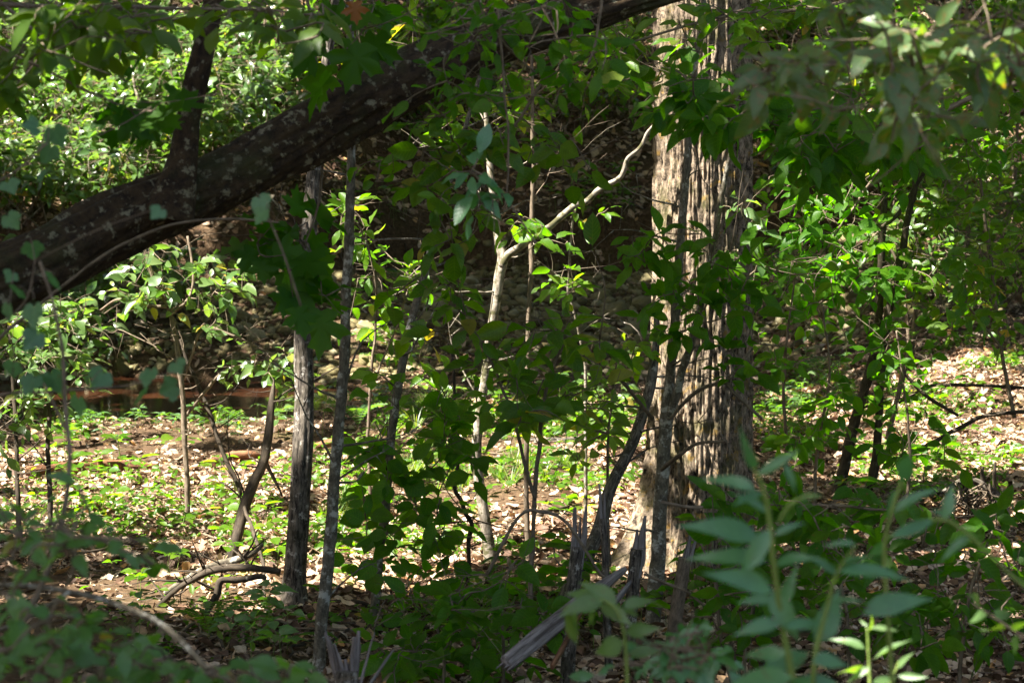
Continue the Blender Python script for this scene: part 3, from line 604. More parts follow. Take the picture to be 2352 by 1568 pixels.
# thin saplings at the left
tM, lit_l = tree('lit_sapling', 'thin leaning sapling with bright sunlit leaf spray above the pool', 'sapling',
     [(430, 1195, 14), (430, 1120, 13), (427, 1020, 13), (422, 930, 13), (414, 860, 13), (408, 800, 12), (400, 750, 11), (385, 700, 11), (362, 660, 10), (348, 620, 9), (335, 575, 8), (325, 540, 6)], BK_TWG, None, .2, 10, .006, 40)
Ym = Yat(430, 1195) + .1
lit_l += stem(tM, [(416, 880, 8), (440, 820, 7), (455, 770, 7), (478, 750, 6), (520, 765, 6), (560, 780, 5), (600, 800, 5), (640, 815, 4)], [Ym, Ym - .2], BK_TWG, 'stem', 6, .004, 41)
lit_l += stem(tM, [(425, 960, 8), (470, 900, 8), (520, 850, 7), (560, 840, 6), (620, 830, 5)], [Ym, Ym - .2], BK_TWG, 'stem', 6, .004, 42)
lit_l += stem(tM, [(385, 705, 8), (330, 700, 7), (270, 690, 6), (230, 712, 5)], [Ym, Ym + .2], BK_TWG, 'stem', 6, .004, 43)
lit_l += stem(tM, [(392, 725, 7), (430, 690, 7), (445, 650, 6), (440, 600, 6), (430, 540, 6)], [Ym, Ym + .2], BK_TWG, 'stem', 6, .006, 44)
tQ, q1 = tree('dark_thin_sapling', 'thin dark sapling at the left edge rising through lit leaves', 'sapling',
     [(46, 1240, 14), (42, 1150, 12), (38, 1050, 11), (36, 950, 10), (28, 850, 9), (22, 750, 8)], BK_DRK, None, .3, 8, .006, 45)
tQ2, q2 = tree('dark_thin_sapling', 'thin dark sapling next to blurred grey stem, lit leaves behind it', 'sapling',
     [(118, 1222, 14), (112, 1120, 12), (110, 1020, 11), (112, 930, 10), (105, 850, 9), (95, 780, 8), (88, 700, 6)], BK_DRK, None, .3, 8, .006, 46)

# splintered snags at the bottom
def snag(label, path, Y, splints, seed, mat=BK_SLM):
    t, _ = tree('splintered_snag', label, 'snag', path, mat, None, 0, 16, .004, seed, ridg(.003, 3, 5), 60, Y=Y); tk = TRUNK[t.name]
    for (x0, y0, x1, y1, wd) in splints:
        a, c = W(x0, y0, Y), W(x1, y1, Y + rng.uniform(-.02, .02)); wv = pxm(wd, Y) / 2
        V, F, bk = tube([a - (c - a) * .35, a, (a + c) / 2, c], [wv * .9, wv, wv * .75, wv * rng.uniform(.2, .5)], 24, 8, lambda th, s, rr: rr * (.35 * noise(np.cos(th) * 2 + x0, np.sin(th) * 2, s * 14) + .2 * noise(np.cos(th) * 5, np.sin(th) * 5, s * 30)), .003, seed + x0, .3); part(tk, 'splinter', V, F, WOOD, bk=bk)
    return t
snag('splintered two-pronged grey snag left of the furrowed tree', [(1300, 1640, 36), (1306, 1540, 35), (1312, 1440, 34), (1318, 1340, 33), (1324, 1255, 30)], 7.7, [(1318, 1270, 1320, 1165, 13), (1328, 1270, 1332, 1190, 10), (1336, 1270, 1347, 1162, 13), (1326, 1300, 1327, 1225, 16)], 50)
snag('slender splintered snag between the two-pronged snag and twin sapling', [(1400, 1600, 20), (1398, 1480, 20), (1394, 1380, 19), (1389, 1280, 18), (1385, 1190, 17)], 7.9, [(1382, 1200, 1375, 1110, 8), (1387, 1200, 1388, 1130, 8)], 51)
snag('broken grey snag with long pale splinter against the twin sapling', [(1440, 1560, 30), (1448, 1440, 30), (1457, 1340, 31), (1464, 1260, 30)], 8.2, [(1468, 1290, 1482, 1185, 18), (1458, 1290, 1463, 1215, 14), (1474, 1280, 1478, 1225, 14)], 52)
snag('reddish broken stub right of the twin sapling, with peeling splinters', [(1540, 1500, 30), (1552, 1420, 32), (1565, 1340, 32), (1574, 1280, 30)], 8.4, [(1574, 1300, 1586, 1225, 16), (1582, 1290, 1602, 1225, 10)], 53, BK_TWG)
tS = snag('pale splintered stump top at the bottom edge of the view', [(800, 1690, 62), (798, 1620, 62), (797, 1570, 60), (797, 1540, 54)], 5.6, [(776, 1560, 748, 1450, 11), (780, 1560, 757, 1462, 8), (786, 1560, 768, 1476, 11), (792, 1560, 778, 1500, 9), (797, 1560, 792, 1512, 13), (802, 1560, 803, 1522, 10), (808, 1560, 815, 1462, 14), (813, 1560, 824, 1450, 12), (817, 1570, 828, 1480, 8), (818, 1600, 862, 1452, 6), (806, 1560, 808, 1500, 8), (789, 1560, 783, 1530, 12)], 54)
# weathered split boards / fallen splinters
def split_board(label, p0, p1, wd, Y0, Y1, seed, mat=WOOD):
    a, c = W(*p0, Y0), W(*p1, Y1); t = thing('split_branch', label, 'dead wood', a)
    r = pxm(wd, Y0) / 2
    V, F, bk = tube([a, a + (c - a) * .3, a + (c - a) * .7, c], [r * .9, r, r * .8, r * .35], 60, 14, lambda th, s, rr: rr * (.25 * noise(np.cos(th) * 3, np.sin(th) * 3, s * 2) + .12 * noise(np.cos(th) * 8, np.sin(th) * 8, s * 4)), .002, seed, .3)
    part(t, 'shaft', V, F, mat, bk=bk)
    for q in range(4):
        o = rng.normal(0, r * .5, 3); e = a - (c - a) * rng.uniform(.02, .06) + o
        V, F, bk = tube([a + (c - a) * .08 + o, e], [r * .35, r * .06], 4, 5, None, 0, q); part(t, 'splinter', V, F, mat, bk=bk)
split_board('grey weathered split branch leaning across the snags', (1164, 1522), (1436, 1306), 36, 6.2, 6.9, 60)
split_board('reddish rotten split stick just under the grey split branch', (1268, 1530), (1345, 1390), 14, 6.4, 6.8, 61, WOODR)
split_board('thin bare grey stick by the stump at the bottom', (842, 1580), (905, 1490), 8, 5.6, 5.9, 62)
split_board('short pale splinter lying among the snag feet', (1415, 1380), (1452, 1330), 14, 8.0, 8.2, 63)

# logs lying on the ground
def log(label, pts, mat, seed, cap=None, name='fallen_log', sides=18):
    p = np.array(pts, float); B = G(p[:, 0], p[:, 1]); r = .8 * p[:, 2] / 2 * B[:, 1] / FPX; B[:, 2] += r * .75 + .01
    t = thing(name, label, 'log', B[0]); V, F, bk = tube(B, r, 70, sides, lambda th, s, rr: rr * (.28 * fbm(np.cos(th) * 2, np.sin(th) * 2 + seed, s * 5, 4) - .3 * np.clip(noise(np.cos(th) * 3, np.sin(th) * 3 + seed, s * 2.2), 0, 1)), .03, seed); part(t, 'shaft', V, F, mat, bk=bk)
    return t
tl = log('crumbling orange-brown rotten log on sunlit litter near the pool', [(60, 1105, 26), (110, 1098, 34), (200, 1092, 40), (290, 1086, 36), (360, 1082, 24)], WOODR, 70)
stem(tl, [(230, 1085, 14), (230, 1066, 13), (232, 1052, 9)], float(G(230, 1090)[1]), WOODR, 'knot', 8)
log('rotten log fragment between pool bank and the slim tree', [(470, 1072, 16), (520, 1066, 26), (575, 1060, 26), (605, 1056, 14)], WOODR, 71)
log('rotten reddish log lying behind the grey sapling', [(720, 1034, 18), (770, 1030, 26), (815, 1026, 18)], WOODR, 72)
log('dark flat log with broken end lying in grass before the furrowed tree', [(1210, 1016, 10), (1270, 1022, 16), (1340, 1018, 22), (1400, 1012, 26), (1418, 1010, 24)], BK_SLM, 73)
log('long thin grey pole lying in the grass behind the forked sapling', [(1140, 1042, 7), (1220, 1036, 9), (1300, 1030, 9), (1360, 1018, 8)], BK_TWG, 74, sides=8)
log('short dark broken branch on pale litter near the thin sapling', [(1225, 1195, 9), (1260, 1188, 15), (1295, 1172, 12), (1305, 1165, 7)], BK_DRK, 75, sides=10)
log('pale stone-grey log chunk at the far end of the gravel', [(500, 858, 10), (560, 852, 16), (610, 848, 14)], BK_TWG, 76, sides=10)
log('old grey root lying on dark litter right of the slim tree', [(720, 1385, 10), (770, 1390, 16), (830, 1394, 14), (880, 1386, 8)], BK_DRK, 77, sides=10)
# upturned root mass at right
bp = base_at(2285, 1190); tw2 = thing('rotted_root_mass', 'rotted upturned root mass with arching dead limb on the right slope', 'dead wood', bp); Yk = bp[1]
stem(tw2, [(2160, 1135, 8), (2190, 1112, 12), (2218, 1100, 15), (2245, 1106, 18), (2275, 1130, 24), (2300, 1160, 26), (2312, 1200, 18), (2312, 1235, 9)], Yk, BK_SLM, 'limb', 12, .006, 80, 50)
stem(tw2, [(2262, 1120, 12), (2256, 1090, 10), (2258, 1070, 6)], Yk, BK_DRK, 'limb', 8, .003, 81)
stem(tw2, [(2284, 1128, 10), (2285, 1090, 9), (2287, 1060, 5)], Yk, BK_DRK, 'limb', 8, .003, 82)
for q in range(46):
    a = (2175 + rng.uniform(0, 105), 1112 + rng.uniform(-8, 45)); l = rng.uniform(25, 85); an = rng.uniform(.5, 2.8); d1, d2 = rng.normal(0, 10, 2)
    stem(tw2, [(*a, 5), (a[0] + l * .4 * math.cos(an) + d1, a[1] + l * .4 * math.sin(an), 4), (a[0] + l * .7 * math.cos(an) - d2, a[1] + l * .7 * math.sin(an) + d1 * .5, 3), (a[0] + l * math.cos(an) + d2, a[1] + l * math.sin(an), 1.5)], [Yk - .05, Yk + rng.uniform(-.3, .12)], BK_DRK if q % 3 else BK_TWG, 'root', 5, .004, 83 + q, 10)

# blurred near stems at the left
tN, near = tree('curving_sapling', 'blurred bare grey stem curving up the left side close by', 'shrub stem',
     [(-60, 1580, 14), (10, 1500, 14), (70, 1400, 14), (112, 1300, 13), (135, 1220, 13), (152, 1140, 13), (160, 1050, 12), (154, 960, 11), (146, 870, 10), (140, 780, 9), (120, 690, 8), (90, 600, 7)], BK_TWG, None, .15, 10, .002, 90, Y=3.7)
stem(tN, [(160, 1000, 9), (138, 960, 8), (120, 920, 7), (100, 880, 5)], 3.8, BK_TWG, 'stem', 8, .001, 91)
tA, arch = tree('arching_branch', 'blurred pale arching branch crossing the lower left corner', 'branch',
     [(520, 1600, 15), (470, 1530, 15), (440, 1495, 15), (400, 1455, 15), (350, 1420, 15), (290, 1395, 14), (230, 1375, 14), (160, 1358, 13), (80, 1345, 12), (0, 1342, 12), (-120, 1350, 10)], BK_GRY, None, .1, 10, .002, 92, Y=3.9)
arch += stem(tA, [(160, 1358, 10), (110, 1390, 9), (60, 1420, 8), (0, 1445, 8), (-60, 1460, 7)], 3.9, BK_GRY, 'stem', 8, .001, 93)
bt = W(160, 642, 5.6); tT = thing('arching_twig', 'thin bare twig arching in front of the leaning trunk', 'twig', bt)
stem(tT, [(-140, 1000, 9), (-20, 800, 8), (80, 710, 8), (165, 640, 7), (230, 592, 7), (300, 552, 7), (370, 524, 7), (430, 510, 6), (500, 504, 6), (570, 505, 5), (640, 512, 4)], 5.6, BK_TWG, 'stem', 8, .001, 94)
tHg = thing('hanging_twig', 'pale bare twig hanging down in front of the leaning trunk', 'twig', W(1148, -60, 6.2))
stem(tHg, [(1130, -80, 7), (1146, 40, 7), (1152, 130, 6), (1160, 230, 6), (1168, 320, 5), (1166, 400, 5), (1160, 480, 4)], 6.2, BK_TWG, 'stem', 6, .002, 95)
tHg = thing('dead_twig_fork', 'thin forked dead twig crossing below the leaning trunk top', 'twig', W(1220, 175, 6.6))
stem(tHg, [(1080, 10, 6), (1110, 50, 6), (1150, 90, 6), (1190, 135, 5), (1228, 168, 4)], 6.6, BK_TWG, 'stem', 6, .002, 96)
# slope stems
k = 0
for (pts, lab) in (([(330, 360, 9), (326, 300, 9), (322, 240, 8), (300, 150, 6)], 'forked pale sunlit stem on the upper left bank'),
                   ([(228, 395, 12), (232, 330, 11), (230, 290, 10), (240, 262, 9), (248, 240, 6)], 'pale forked stem standing in the brightest leaves of the bank'),
                   ([(250, 215, 8), (268, 160, 7), (262, 120, 7), (240, 95, 5)], 'crooked bare white stem high on the upper left bank'),
                   ([(560, 250, 7), (575, 180, 6), (600, 90, 6), (612, 20, 5)], 'thin upright stem on the bank right of the upright limb'),
                   ([(660, 330, 8), (680, 250, 7), (690, 130, 7), (700, 0, 6)], 'thin brown stem on the bank next to the streaked tree'),
                   ([(875, 105, 7), (890, 80, 9), (905, 45, 9), (915, 20, 6)], 'pale broken stick on the bank above the leaning trunk'),
                   ([(960, 380, 6), (985, 320, 6), (1010, 270, 5), (1020, 240, 4)], 'thin bare stem on the shaded bank left of the pale sapling'),
                   ([(1750, 450, 8), (1800, 330, 8), (1830, 200, 7), (1850, 60, 6)], 'thin stem on the bank right of the furrowed tree'),
                   ([(2210, 560, 9), (2225, 420, 8), (2240, 260, 8), (2260, 60, 7)], 'slim stem among the leaves of the right bank'),
                   ([(2290, 700, 9), (2300, 560, 9), (2330, 400, 8), (2350, 200, 7)], 'dark slim stem at the right edge of the bank')):
    k += 1; tree('bank_sapling', lab, 'sapling', pts, BK_WHT if k in (1, 2, 3, 6) else BK_TWG, 'thin stems on the bank', .3, 6, .02, 100 + k)
for (pts, lab) in (([(196, 122, 9), (280, 118, 8), (340, 114, 8), (372, 118, 7), (400, 130, 6)], 'pale fallen stick lying level on the upper left bank'),
                   ([(330, 90, 6), (370, 50, 6), (400, 20, 6)], 'pinkish forked twig high on the upper left bank'),
                   ([(385, 0, 12), (420, 70, 13), (460, 120, 11), (500, 170, 8)], 'grey dead branch slanting behind the upright limb'),
                   ([(405, 132, 8), (430, 150, 9), (450, 165, 6)], 'short bright broken stick behind the upright limb')):
    p = np.array(pts, float); B = G(p[:, 0], p[:, 1]); B[:, 1] -= .4; B = W(p[:, 0], p[:, 1], np.linspace(B[:, 1].mean() - .2, B[:, 1].mean() + .2, len(p)))
    t = thing('dead_stick', lab, 'dead branch', B[0], 'dead sticks on the bank'); V, F, bk = tube(B, p[:, 2] / 2 * B[:, 1] / FPX, 24, 8, None, .02, k); part(t, 'shaft', V, F, BK_WHT, bk=bk); k += 1
# ------------------------------------------------------------------ leafy plants
def bush(name, label, cat, regs, n, Y, dY, per, px, tpl, mat, roots=None, group=None, on=None, base=None, **kw):
    """roots: picture paths of its own stems; on=(thing, nodes): grows on an existing plant"""
    if on: t, nodes = on
    else:
        bp = base if base is not None else W(roots[0][0][0], roots[0][0][1], Y)
        t = thing(name, label, cat, bp, group); nodes = []
        for i, rt in enumerate(roots): nodes += stem(t, [(*q[:2], q[2] if len(q) > 2 else 7) for q in rt], Y, kw.get('smat', BK_TWG), 'stem', 8, .004, 200 + i)
    kw.pop('smat', None)
    if Y > 5.3 and name != 'maple_twig': px *= .84; n = int(n * 1.4)
    foliage(t, nodes, ell(regs, n, Y, dY), per, pxm(px, Y), tpl, mat, **kw); return t

# leaves on the saplings already standing
bush(0, 0, 0, [(900, 1130, 90, 180), (1000, 1050, 90, 160), (985, 1250, 110, 90), (850, 1060, 50, 80), (880, 900, 50, 60), (830, 1250, 60, 60)], 60, 9.0, .35, 3, 56, OVATE[:2] + ROUND, LD, on=(t5, vine5[:40]), cam_=.6, jit=.5)
bush(0, 0, 0, [(1010, 1010, 60, 90), (1040, 900, 50, 60), (1010, 1290, 60, 60)], 18, 9.1, .2, 3, 48, OVATE, LD, on=(tr_, vin9), cam_=.6)
bush(0, 0, 0, [(1318, 330, 26, 26), (1350, 490, 50, 40)], 6, 10.4, .1, 2, 40, OVATE, LM, on=(tw, whip), cam_=.5)
bush(0, 0, 0, [(1200, 525, 70, 40), (1260, 560, 50, 40), (1275, 650, 70, 50)], 14, 10.0, .2, 3, 50, OVATE, LM, on=(t, []) if False else (tw, whip), cam_=.5)
bush(0, 0, 0, [(1600, 620, 150, 110), (1500, 600, 80, 90), (1640, 720, 120, 90), (1530, 740, 70, 60), (1690, 830, 60, 60), (1720, 620, 60, 60)], 46, 8.5, .25, 3, 66, OVATE, LD, on=(tG, twin), cam_=.55)
bush(0, 0, 0, [(1720, 555, 40, 60, 3), (1690, 465, 22, 22, 4), (1745, 600, 40, 30)], 10, 8.7, .1, 2, 46, OVATE, LP, on=(tG, twin), cam_=.5)
bush(0, 0, 0, [(1960, 560, 90, 130), (2040, 400, 130, 200), (2090, 620, 100, 120), (1980, 900, 70, 90), (2060, 980, 90, 90), (1880, 980, 70, 70), (2010, 720, 110, 90), (2190, 880, 70, 60)], 62, Yr - .5, .6, 3, 52, OVATE, LD, on=(tR, SR), cam_=.6)
bush(0, 0, 0, [(1800, 500, 90, 80), (1900, 560, 100, 70), (1850, 600, 90, 60), (1900, 720, 100, 60)], 34, Yr - .6, .3, 3, 48, OVATE, LD, on=(tR, SR), cam_=.55)
bush(0, 0, 0, [(440, 640, 130, 60, 1.5), (300, 660, 90, 60), (520, 660, 60, 60), (380, 580, 90, 40), (470, 730, 80, 30)], 46, Ym, .4, 3, 42, OVATE + ROUND, LH, on=(tM, lit_l), cam_=.45)
bush(0, 0, 0, [(620, 820, 60, 40), (560, 860, 70, 30), (660, 870, 50, 60), (520, 770, 60, 25)], 26, Ym - .2, .2, 3, 36, OVATE, LH, on=(tM, lit_l), cam_=.3)
bush(0, 0, 0, [(60, 830, 80, 110), (20, 980, 60, 90), (40, 720, 60, 60)], 40, Yat(46, 1240), .4, 3, 42, OVATE + ROUND, LH, on=(tQ, q1), cam_=.45)
bush(0, 0, 0, [(150, 800, 90, 90), (130, 720, 90, 60), (90, 930, 60, 60), (170, 890, 50, 60)], 40, Yat(118, 1222), .4, 3, 42, OVATE, LH, on=(tQ2, q2), cam_=.45)

# shrubs
bush('broadleaf_shrub', 'dark broad-leaved shrub in front of the gravel, centre of the view', 'shrub',
     [(1290, 830, 130, 90, 1.3), (1180, 880, 100, 80), (1350, 760, 80, 70), (1100, 720, 90, 60), (1000, 700, 90, 70), (1120, 800, 70, 50), (1250, 930, 110, 50), (1380, 930, 60, 60), (930, 760, 70, 50), (1340, 620, 50, 50)],
     42, 8.3, .45, 3, 74, OVATE, LM, [[(1215, 1500, 12), (1225, 1200, 11), (1240, 1000, 10), (1260, 880, 8), (1290, 790, 6)], [(1228, 1150, 9), (1180, 960, 8), (1120, 820, 6), (1060, 730, 5)]], cam_=.5, jit=.6)
bush('low_shrub', 'low dark shrub with oval leaves spreading along the bottom centre', 'shrub',
     [(1000, 1450, 150, 90), (1130, 1400, 130, 100), (900, 1520, 120, 60), (1250, 1450, 100, 90), (1060, 1540, 200, 50), (1180, 1320, 70, 50), (980, 1340, 70, 40)],
     66, 7.4, .5, 3, 68, OVATE + ROUND[:1], LD, [[(1010, 1640, 10), (1020, 1520, 8), (1000, 1420, 6)], [(1150, 1640, 10), (1160, 1520, 8), (1150, 1400, 6)], [(1120, 1320, 9), (1190, 1190, 8), (1240, 1175, 9), (1300, 1200, 8), (1360, 1290, 7), (1400, 1340, 6)]], cam_=.75)
bush('dark_leaf_shrub', 'dense dark shrub with large oval leaves along the lower right', 'shrub',
     [(1750, 1200, 130, 100), (1900, 1180, 160, 80), (2060, 1220, 140, 90), (2230, 1320, 130, 110), (1680, 1400, 90, 110), (2000, 1380, 200, 90), (1640, 1130, 60, 60), (2300, 1200, 70, 60), (2180, 1450, 160, 90)],
     120, 6.9, .55, 3, 72, OVATE, LD, [[(1700, 1660, 10), (1715, 1480, 9), (1740, 1320, 8), (1760, 1180, 6)], [(1960, 1660, 11), (1950, 1480, 9), (1930, 1320, 8), (1900, 1180, 6)], [(2200, 1660, 11), (2210, 1480, 9), (2240, 1320, 8), (2280, 1220, 5)], [(1520, 1155, 7), (1620, 1165, 9), (1740, 1160, 8), (1900, 1160, 7), (2040, 1170, 6)]], cam_=.7)
bush('bare_twig_shrub', 'sparse shrub of pale bare crossing twigs under the dark leaves', 'shrub',
     [(1650, 1400, 60, 60), (1750, 1300, 50, 50), (1720, 1500, 60, 40)], 9, 7.3, .2, 2, 56, ROUND, LD,
     [[(1700, 1640, 10), (1660, 1480, 9), (1645, 1350, 9), (1660, 1250, 7), (1665, 1150, 5)], [(1720, 1620, 8), (1680, 1470, 8), (1640, 1330, 6), (1610, 1250, 5)], [(1560, 1480, 6), (1660, 1370, 7), (1730, 1300, 6)], [(1480, 1320, 7), (1560, 1350, 8), (1620, 1395, 6)]], cam_=.7)
bush('right_edge_shrub', 'leafy sapling crowns filling the right edge above the litter slope', 'shrub',
     [(2250, 520, 120, 160), (2180, 660, 130, 90), (2300, 700, 70, 120), (2200, 420, 130, 70), (2290, 330, 80, 90), (2130, 740, 80, 60)], 110, 12.6, .8, 3, 44, OVATE, LM,
     [[(2330, 960, 10), (2300, 800, 9), (2280, 640, 8), (2260, 480, 7), (2240, 330, 5)], [(2300, 800, 7), (2220, 700, 6), (2150, 640, 5)]], cam_=.45)
bush('yellow_green_shrub', 'bright yellow-green layered shrub leaves behind the stem clump', 'shrub',
     [(2020, 560, 70, 45), (1960, 600, 60, 30), (2080, 520, 50, 30), (2190, 560, 60, 50), (2260, 600, 60, 40)], 34, 16, .8, 3, 34, OVATE, LH,
     [[(2090, 830, 8), (2080, 700, 8), (2060, 600, 6), (2020, 540, 5)]], cam_=.25)
# overhanging boughs: their trees stand outside the view
bush('spotted_bough', 'overhanging bough of large brown-spotted leaves in the upper right corner', 'bough',
     [(2060, 110, 200, 90, 1.3), (1960, 190, 180, 70), (2200, 140, 150, 110), (1850, 170, 90, 60), (2080, 270, 130, 60), (2250, 50, 110, 60), (1760, 190, 60, 40), (2000, 40, 120, 40)],
     108, 4.2, .5, 3, 76, [tpl_leaf(6, .44, .42, .3, .3, .02, seed=31), tpl_leaf(6, .48, .4, .2, .5, .03, side=.1, seed=32)], LS, [[(2750, -150, 26), (2520, 0, 18), (2350, 60, 12), (2200, 100, 10), (2050, 130, 8), (1900, 150, 6), (1800, 170, 4)], [(2500, 10, 12), (2380, 130, 9), (2250, 200, 7), (2120, 240, 5)]], cam_=.45, jit=.55, droop=.22)
bush('dark_bough', 'dark shaded bough of oval leaves under the spotted leaves, hiding the furrowed tree', 'bough',
     [(1620, 230, 130, 80), (1750, 270, 130, 70), (1900, 310, 140, 70), (2020, 360, 120, 70), (1560, 150, 80, 50), (1880, 230, 130, 50), (2120, 260, 100, 60), (1840, 370, 60, 50)],
     88, 7.6, .5, 4, 74, OVATE, LD, [[(2700, 60, 24), (2450, 150, 18), (2250, 220, 13), (2100, 280, 11), (1950, 280, 9), (1800, 260, 7), (1650, 220, 5)]], cam_=.55, droop=.35)
bush('upper_bough', 'mid-green bough of leaves along the top edge right of the furrowed tree', 'bough',
     [(1650, 60, 130, 70), (1800, 50, 130, 60), (1950, 60, 100, 60), (2300, 220, 60, 60), (1450, 150, 90, 60), (1400, 60, 80, 50)], 56, 8.8, .6, 4, 58, OVATE, LM, [[(2600, -200, 20), (2300, -90, 14), (2050, -20, 11), (1850, 20, 9), (1650, 40, 7), (1450, 100, 5)]], cam_=.55)
bush('hanging_bough', 'dark green bough hanging over the top of the leaning trunk', 'bough',
     [(1090, 60, 120, 70), (1230, 70, 130, 70), (1180, 20, 160, 40), (1350, 160, 90, 80), (1060, 190, 90, 70), (1020, 130, 60, 60), (1130, 230, 90, 40), (970, 250, 60, 30), (1300, 220, 90, 40)],
     46, 6.3, .5, 3, 58, OVATE + ROUND[:1], LD, [[(1500, -300, 14), (1400, -140, 12), (1300, -20, 9), (1200, 40, 7), (1100, 90, 5)], [(1400, -140, 9), (1380, 40, 7), (1350, 150, 5)]], cam_=.65)
bush('bough_tip', 'leafy bough tip of round leaves below the leaning trunk', 'bough',
     [(930, 280, 60, 30), (1000, 230, 50, 60), (1010, 380, 90, 60), (1100, 330, 80, 40), (960, 440, 50, 50), (1230, 330, 90, 50), (1290, 400, 80, 40), (890, 390, 70, 30), (1040, 480, 70, 40), (1020, 570, 50, 40)],
     50, 7.6, .4, 3, 60, OVATE + ROUND, LM, [[(1500, -300, 12), (1380, -60, 10), (1270, 150, 8), (1170, 300, 7), (1060, 380, 5), (980, 430, 4)]], cam_=.55)
bush('olive_bough', 'blurred olive-green bough across the top left corner', 'bough',
     [(150, 60, 190, 60, 1.2), (80, 150, 120, 60), (300, 60, 120, 50), (240, 110, 120, 40), (40, 220, 80, 60), (560, 40, 120, 40), (680, 60, 80, 50), (120, 10, 160, 30)], 84, 5.6, .7, 3, 74, OVATE, LY,
     [[(-500, -120, 22), (-250, -40, 16), (0, 10, 12), (140, 18, 11), (300, 15, 10), (440, 18, 8), (560, 22, 6), (700, 34, 5)], [(0, 10, 9), (90, 90, 7), (60, 180, 5)]], cam_=.45, droop=.3)
bush('slim_leaf_twig', 'pale twig of three large soft leaves hanging before the pale sapling', 'twig',
     [(1080, 385, 30, 30), (1075, 410, 40, 20), (1130, 430, 50, 20), (1130, 490, 70, 15)], 6, 5.6, .1, 2, 74, OVATE, LB, [[(1230, 560, 5), (1180, 480, 5), (1130, 420, 4), (1085, 390, 3)]], cam_=.8)
bush('fine_leaved_bough', 'fine-leaved spray on the bank side of the hanging bough, top centre', 'bough', [(950, 110, 130, 90), (1250, 230, 180, 70), (1390, 130, 90, 90), (1100, 300, 120, 50)], 46, 11, .7, 4, 46, OVATE, LM, [[(1480, -300, 14), (1440, -60, 10), (1330, 80, 8), (1150, 140, 6), (960, 110, 4)], [(1330, 80, 6), (1250, 200, 5), (1120, 290, 4)]], cam_=.35)
bush('fine_leaved_bough', 'fine dark leaf spray under the dark bough, right of the furrowed tree', 'bough', [(1850, 430, 120, 80), (2010, 350, 150, 90), (2240, 300, 120, 120), (1800, 620, 90, 70), (1900, 680, 90, 50)], 64, 12, .8, 4, 42, OVATE, LD, [[(2700, 100, 16), (2420, 220, 12), (2240, 300, 9), (2050, 350, 7), (1850, 410, 5)], [(2050, 350, 6), (1930, 520, 5), (1850, 640, 4)]], cam_=.35)
bush('small_leaf_shrub', 'small-leaved shrub round the grey and mottled saplings before the cut bank', 'shrub', [(820, 560, 90, 120), (900, 660, 90, 70), (960, 820, 70, 60), (860, 740, 70, 60)], 40, 10.6, .5, 3, 46, OVATE, LM, [[(850, 1140, 9), (846, 980, 8), (856, 820, 7), (866, 680, 5), (840, 540, 4)], [(850, 900, 6), (900, 780, 5), (930, 690, 4)]], cam_=.4)
bush('small_leaf_shrub', 'airy small-leaved shrub behind the twin sapling, left of the furrowed trunk foot', 'shrub', [(1400, 900, 80, 70), (1340, 1000, 70, 60), (1440, 800, 60, 60)], 24, 9.6, .3, 3, 48, OVATE, LM, [[(1400, 1300, 8), (1395, 1120, 7), (1400, 960, 5), (1420, 820, 4)]], cam_=.4)
bush('shaded_sapling_thicket', 'shaded thicket of thin saplings with small leaves just right of the furrowed tree', 'shrub', [(1800, 760, 70, 90), (1860, 860, 90, 90), (1810, 1020, 70, 80), (1930, 960, 90, 90), (1880, 640, 80, 60), (2060, 830, 100, 80), (2130, 1060, 80, 70)], 62, 11.4, .6, 3, 46, OVATE, LD, [[(1800, 1190, 10), (1806, 1040, 9), (1800, 880, 7), (1815, 720, 5), (1830, 600, 3)], [(1870, 1180, 9), (1880, 1020, 8), (1905, 860, 6), (1890, 700, 4)], [(2080, 1190, 8), (2090, 1040, 7), (2075, 880, 5), (2060, 760, 4)]], cam_=.45)
def maples(label, regs, n, Y, dY, px, roots, mat=LX, tpl=MAPLES, name='maple_twig', cat='maple twig', **k):
    return bush(name, label, cat, regs, n, Y, dY, 2, px, tpl, mat, roots, cam_=.7, droop=.5, jit=.65, **k)
maples('dark maple twig with lobed leaves hanging in front of the streaked tree', [(690, 560, 70, 70), (640, 520, 50, 40), (700, 650, 70, 50), (760, 690, 60, 40), (600, 560, 40, 40), (700, 600, 60, 60)], 17, 6.9, .2, 84, [[(680, -200, 8), (720, 100, 8), (745, 300, 7), (735, 450, 6), (700, 560, 5)]])
maples('dark maple twig at the top edge left of the hanging bough', [(790, 110, 50, 40), (840, 40, 60, 40), (770, 50, 40, 40), (900, 20, 50, 30)], 8, 6.4, .2, 84, [[(860, -260, 8), (840, -80, 7), (815, 30, 5), (800, 100, 4)]])
maples('blurred dark lobed leaves in front of the sunlit upper left bank', [(280, 250, 90, 40), (360, 230, 60, 40), (230, 220, 60, 30), (340, 290, 60, 30)], 9, 5.2, .2, 80, [[(-80, 60, 8), (60, 140, 7), (180, 200, 6), (300, 250, 4)]])
t = thing('autumn_leaf', 'single orange-brown leaf hanging at the top edge', 'leaf', W(812, -10, 6.0))
put_leaves(t, W(np.array([812.]), np.array([-14.]), np.array([6.0])), np.array([[.1, 0, -1.]]), np.array([[0, -1, .2]]), np.array([pxm(52, 6.0)]), MAPLES, ORG)
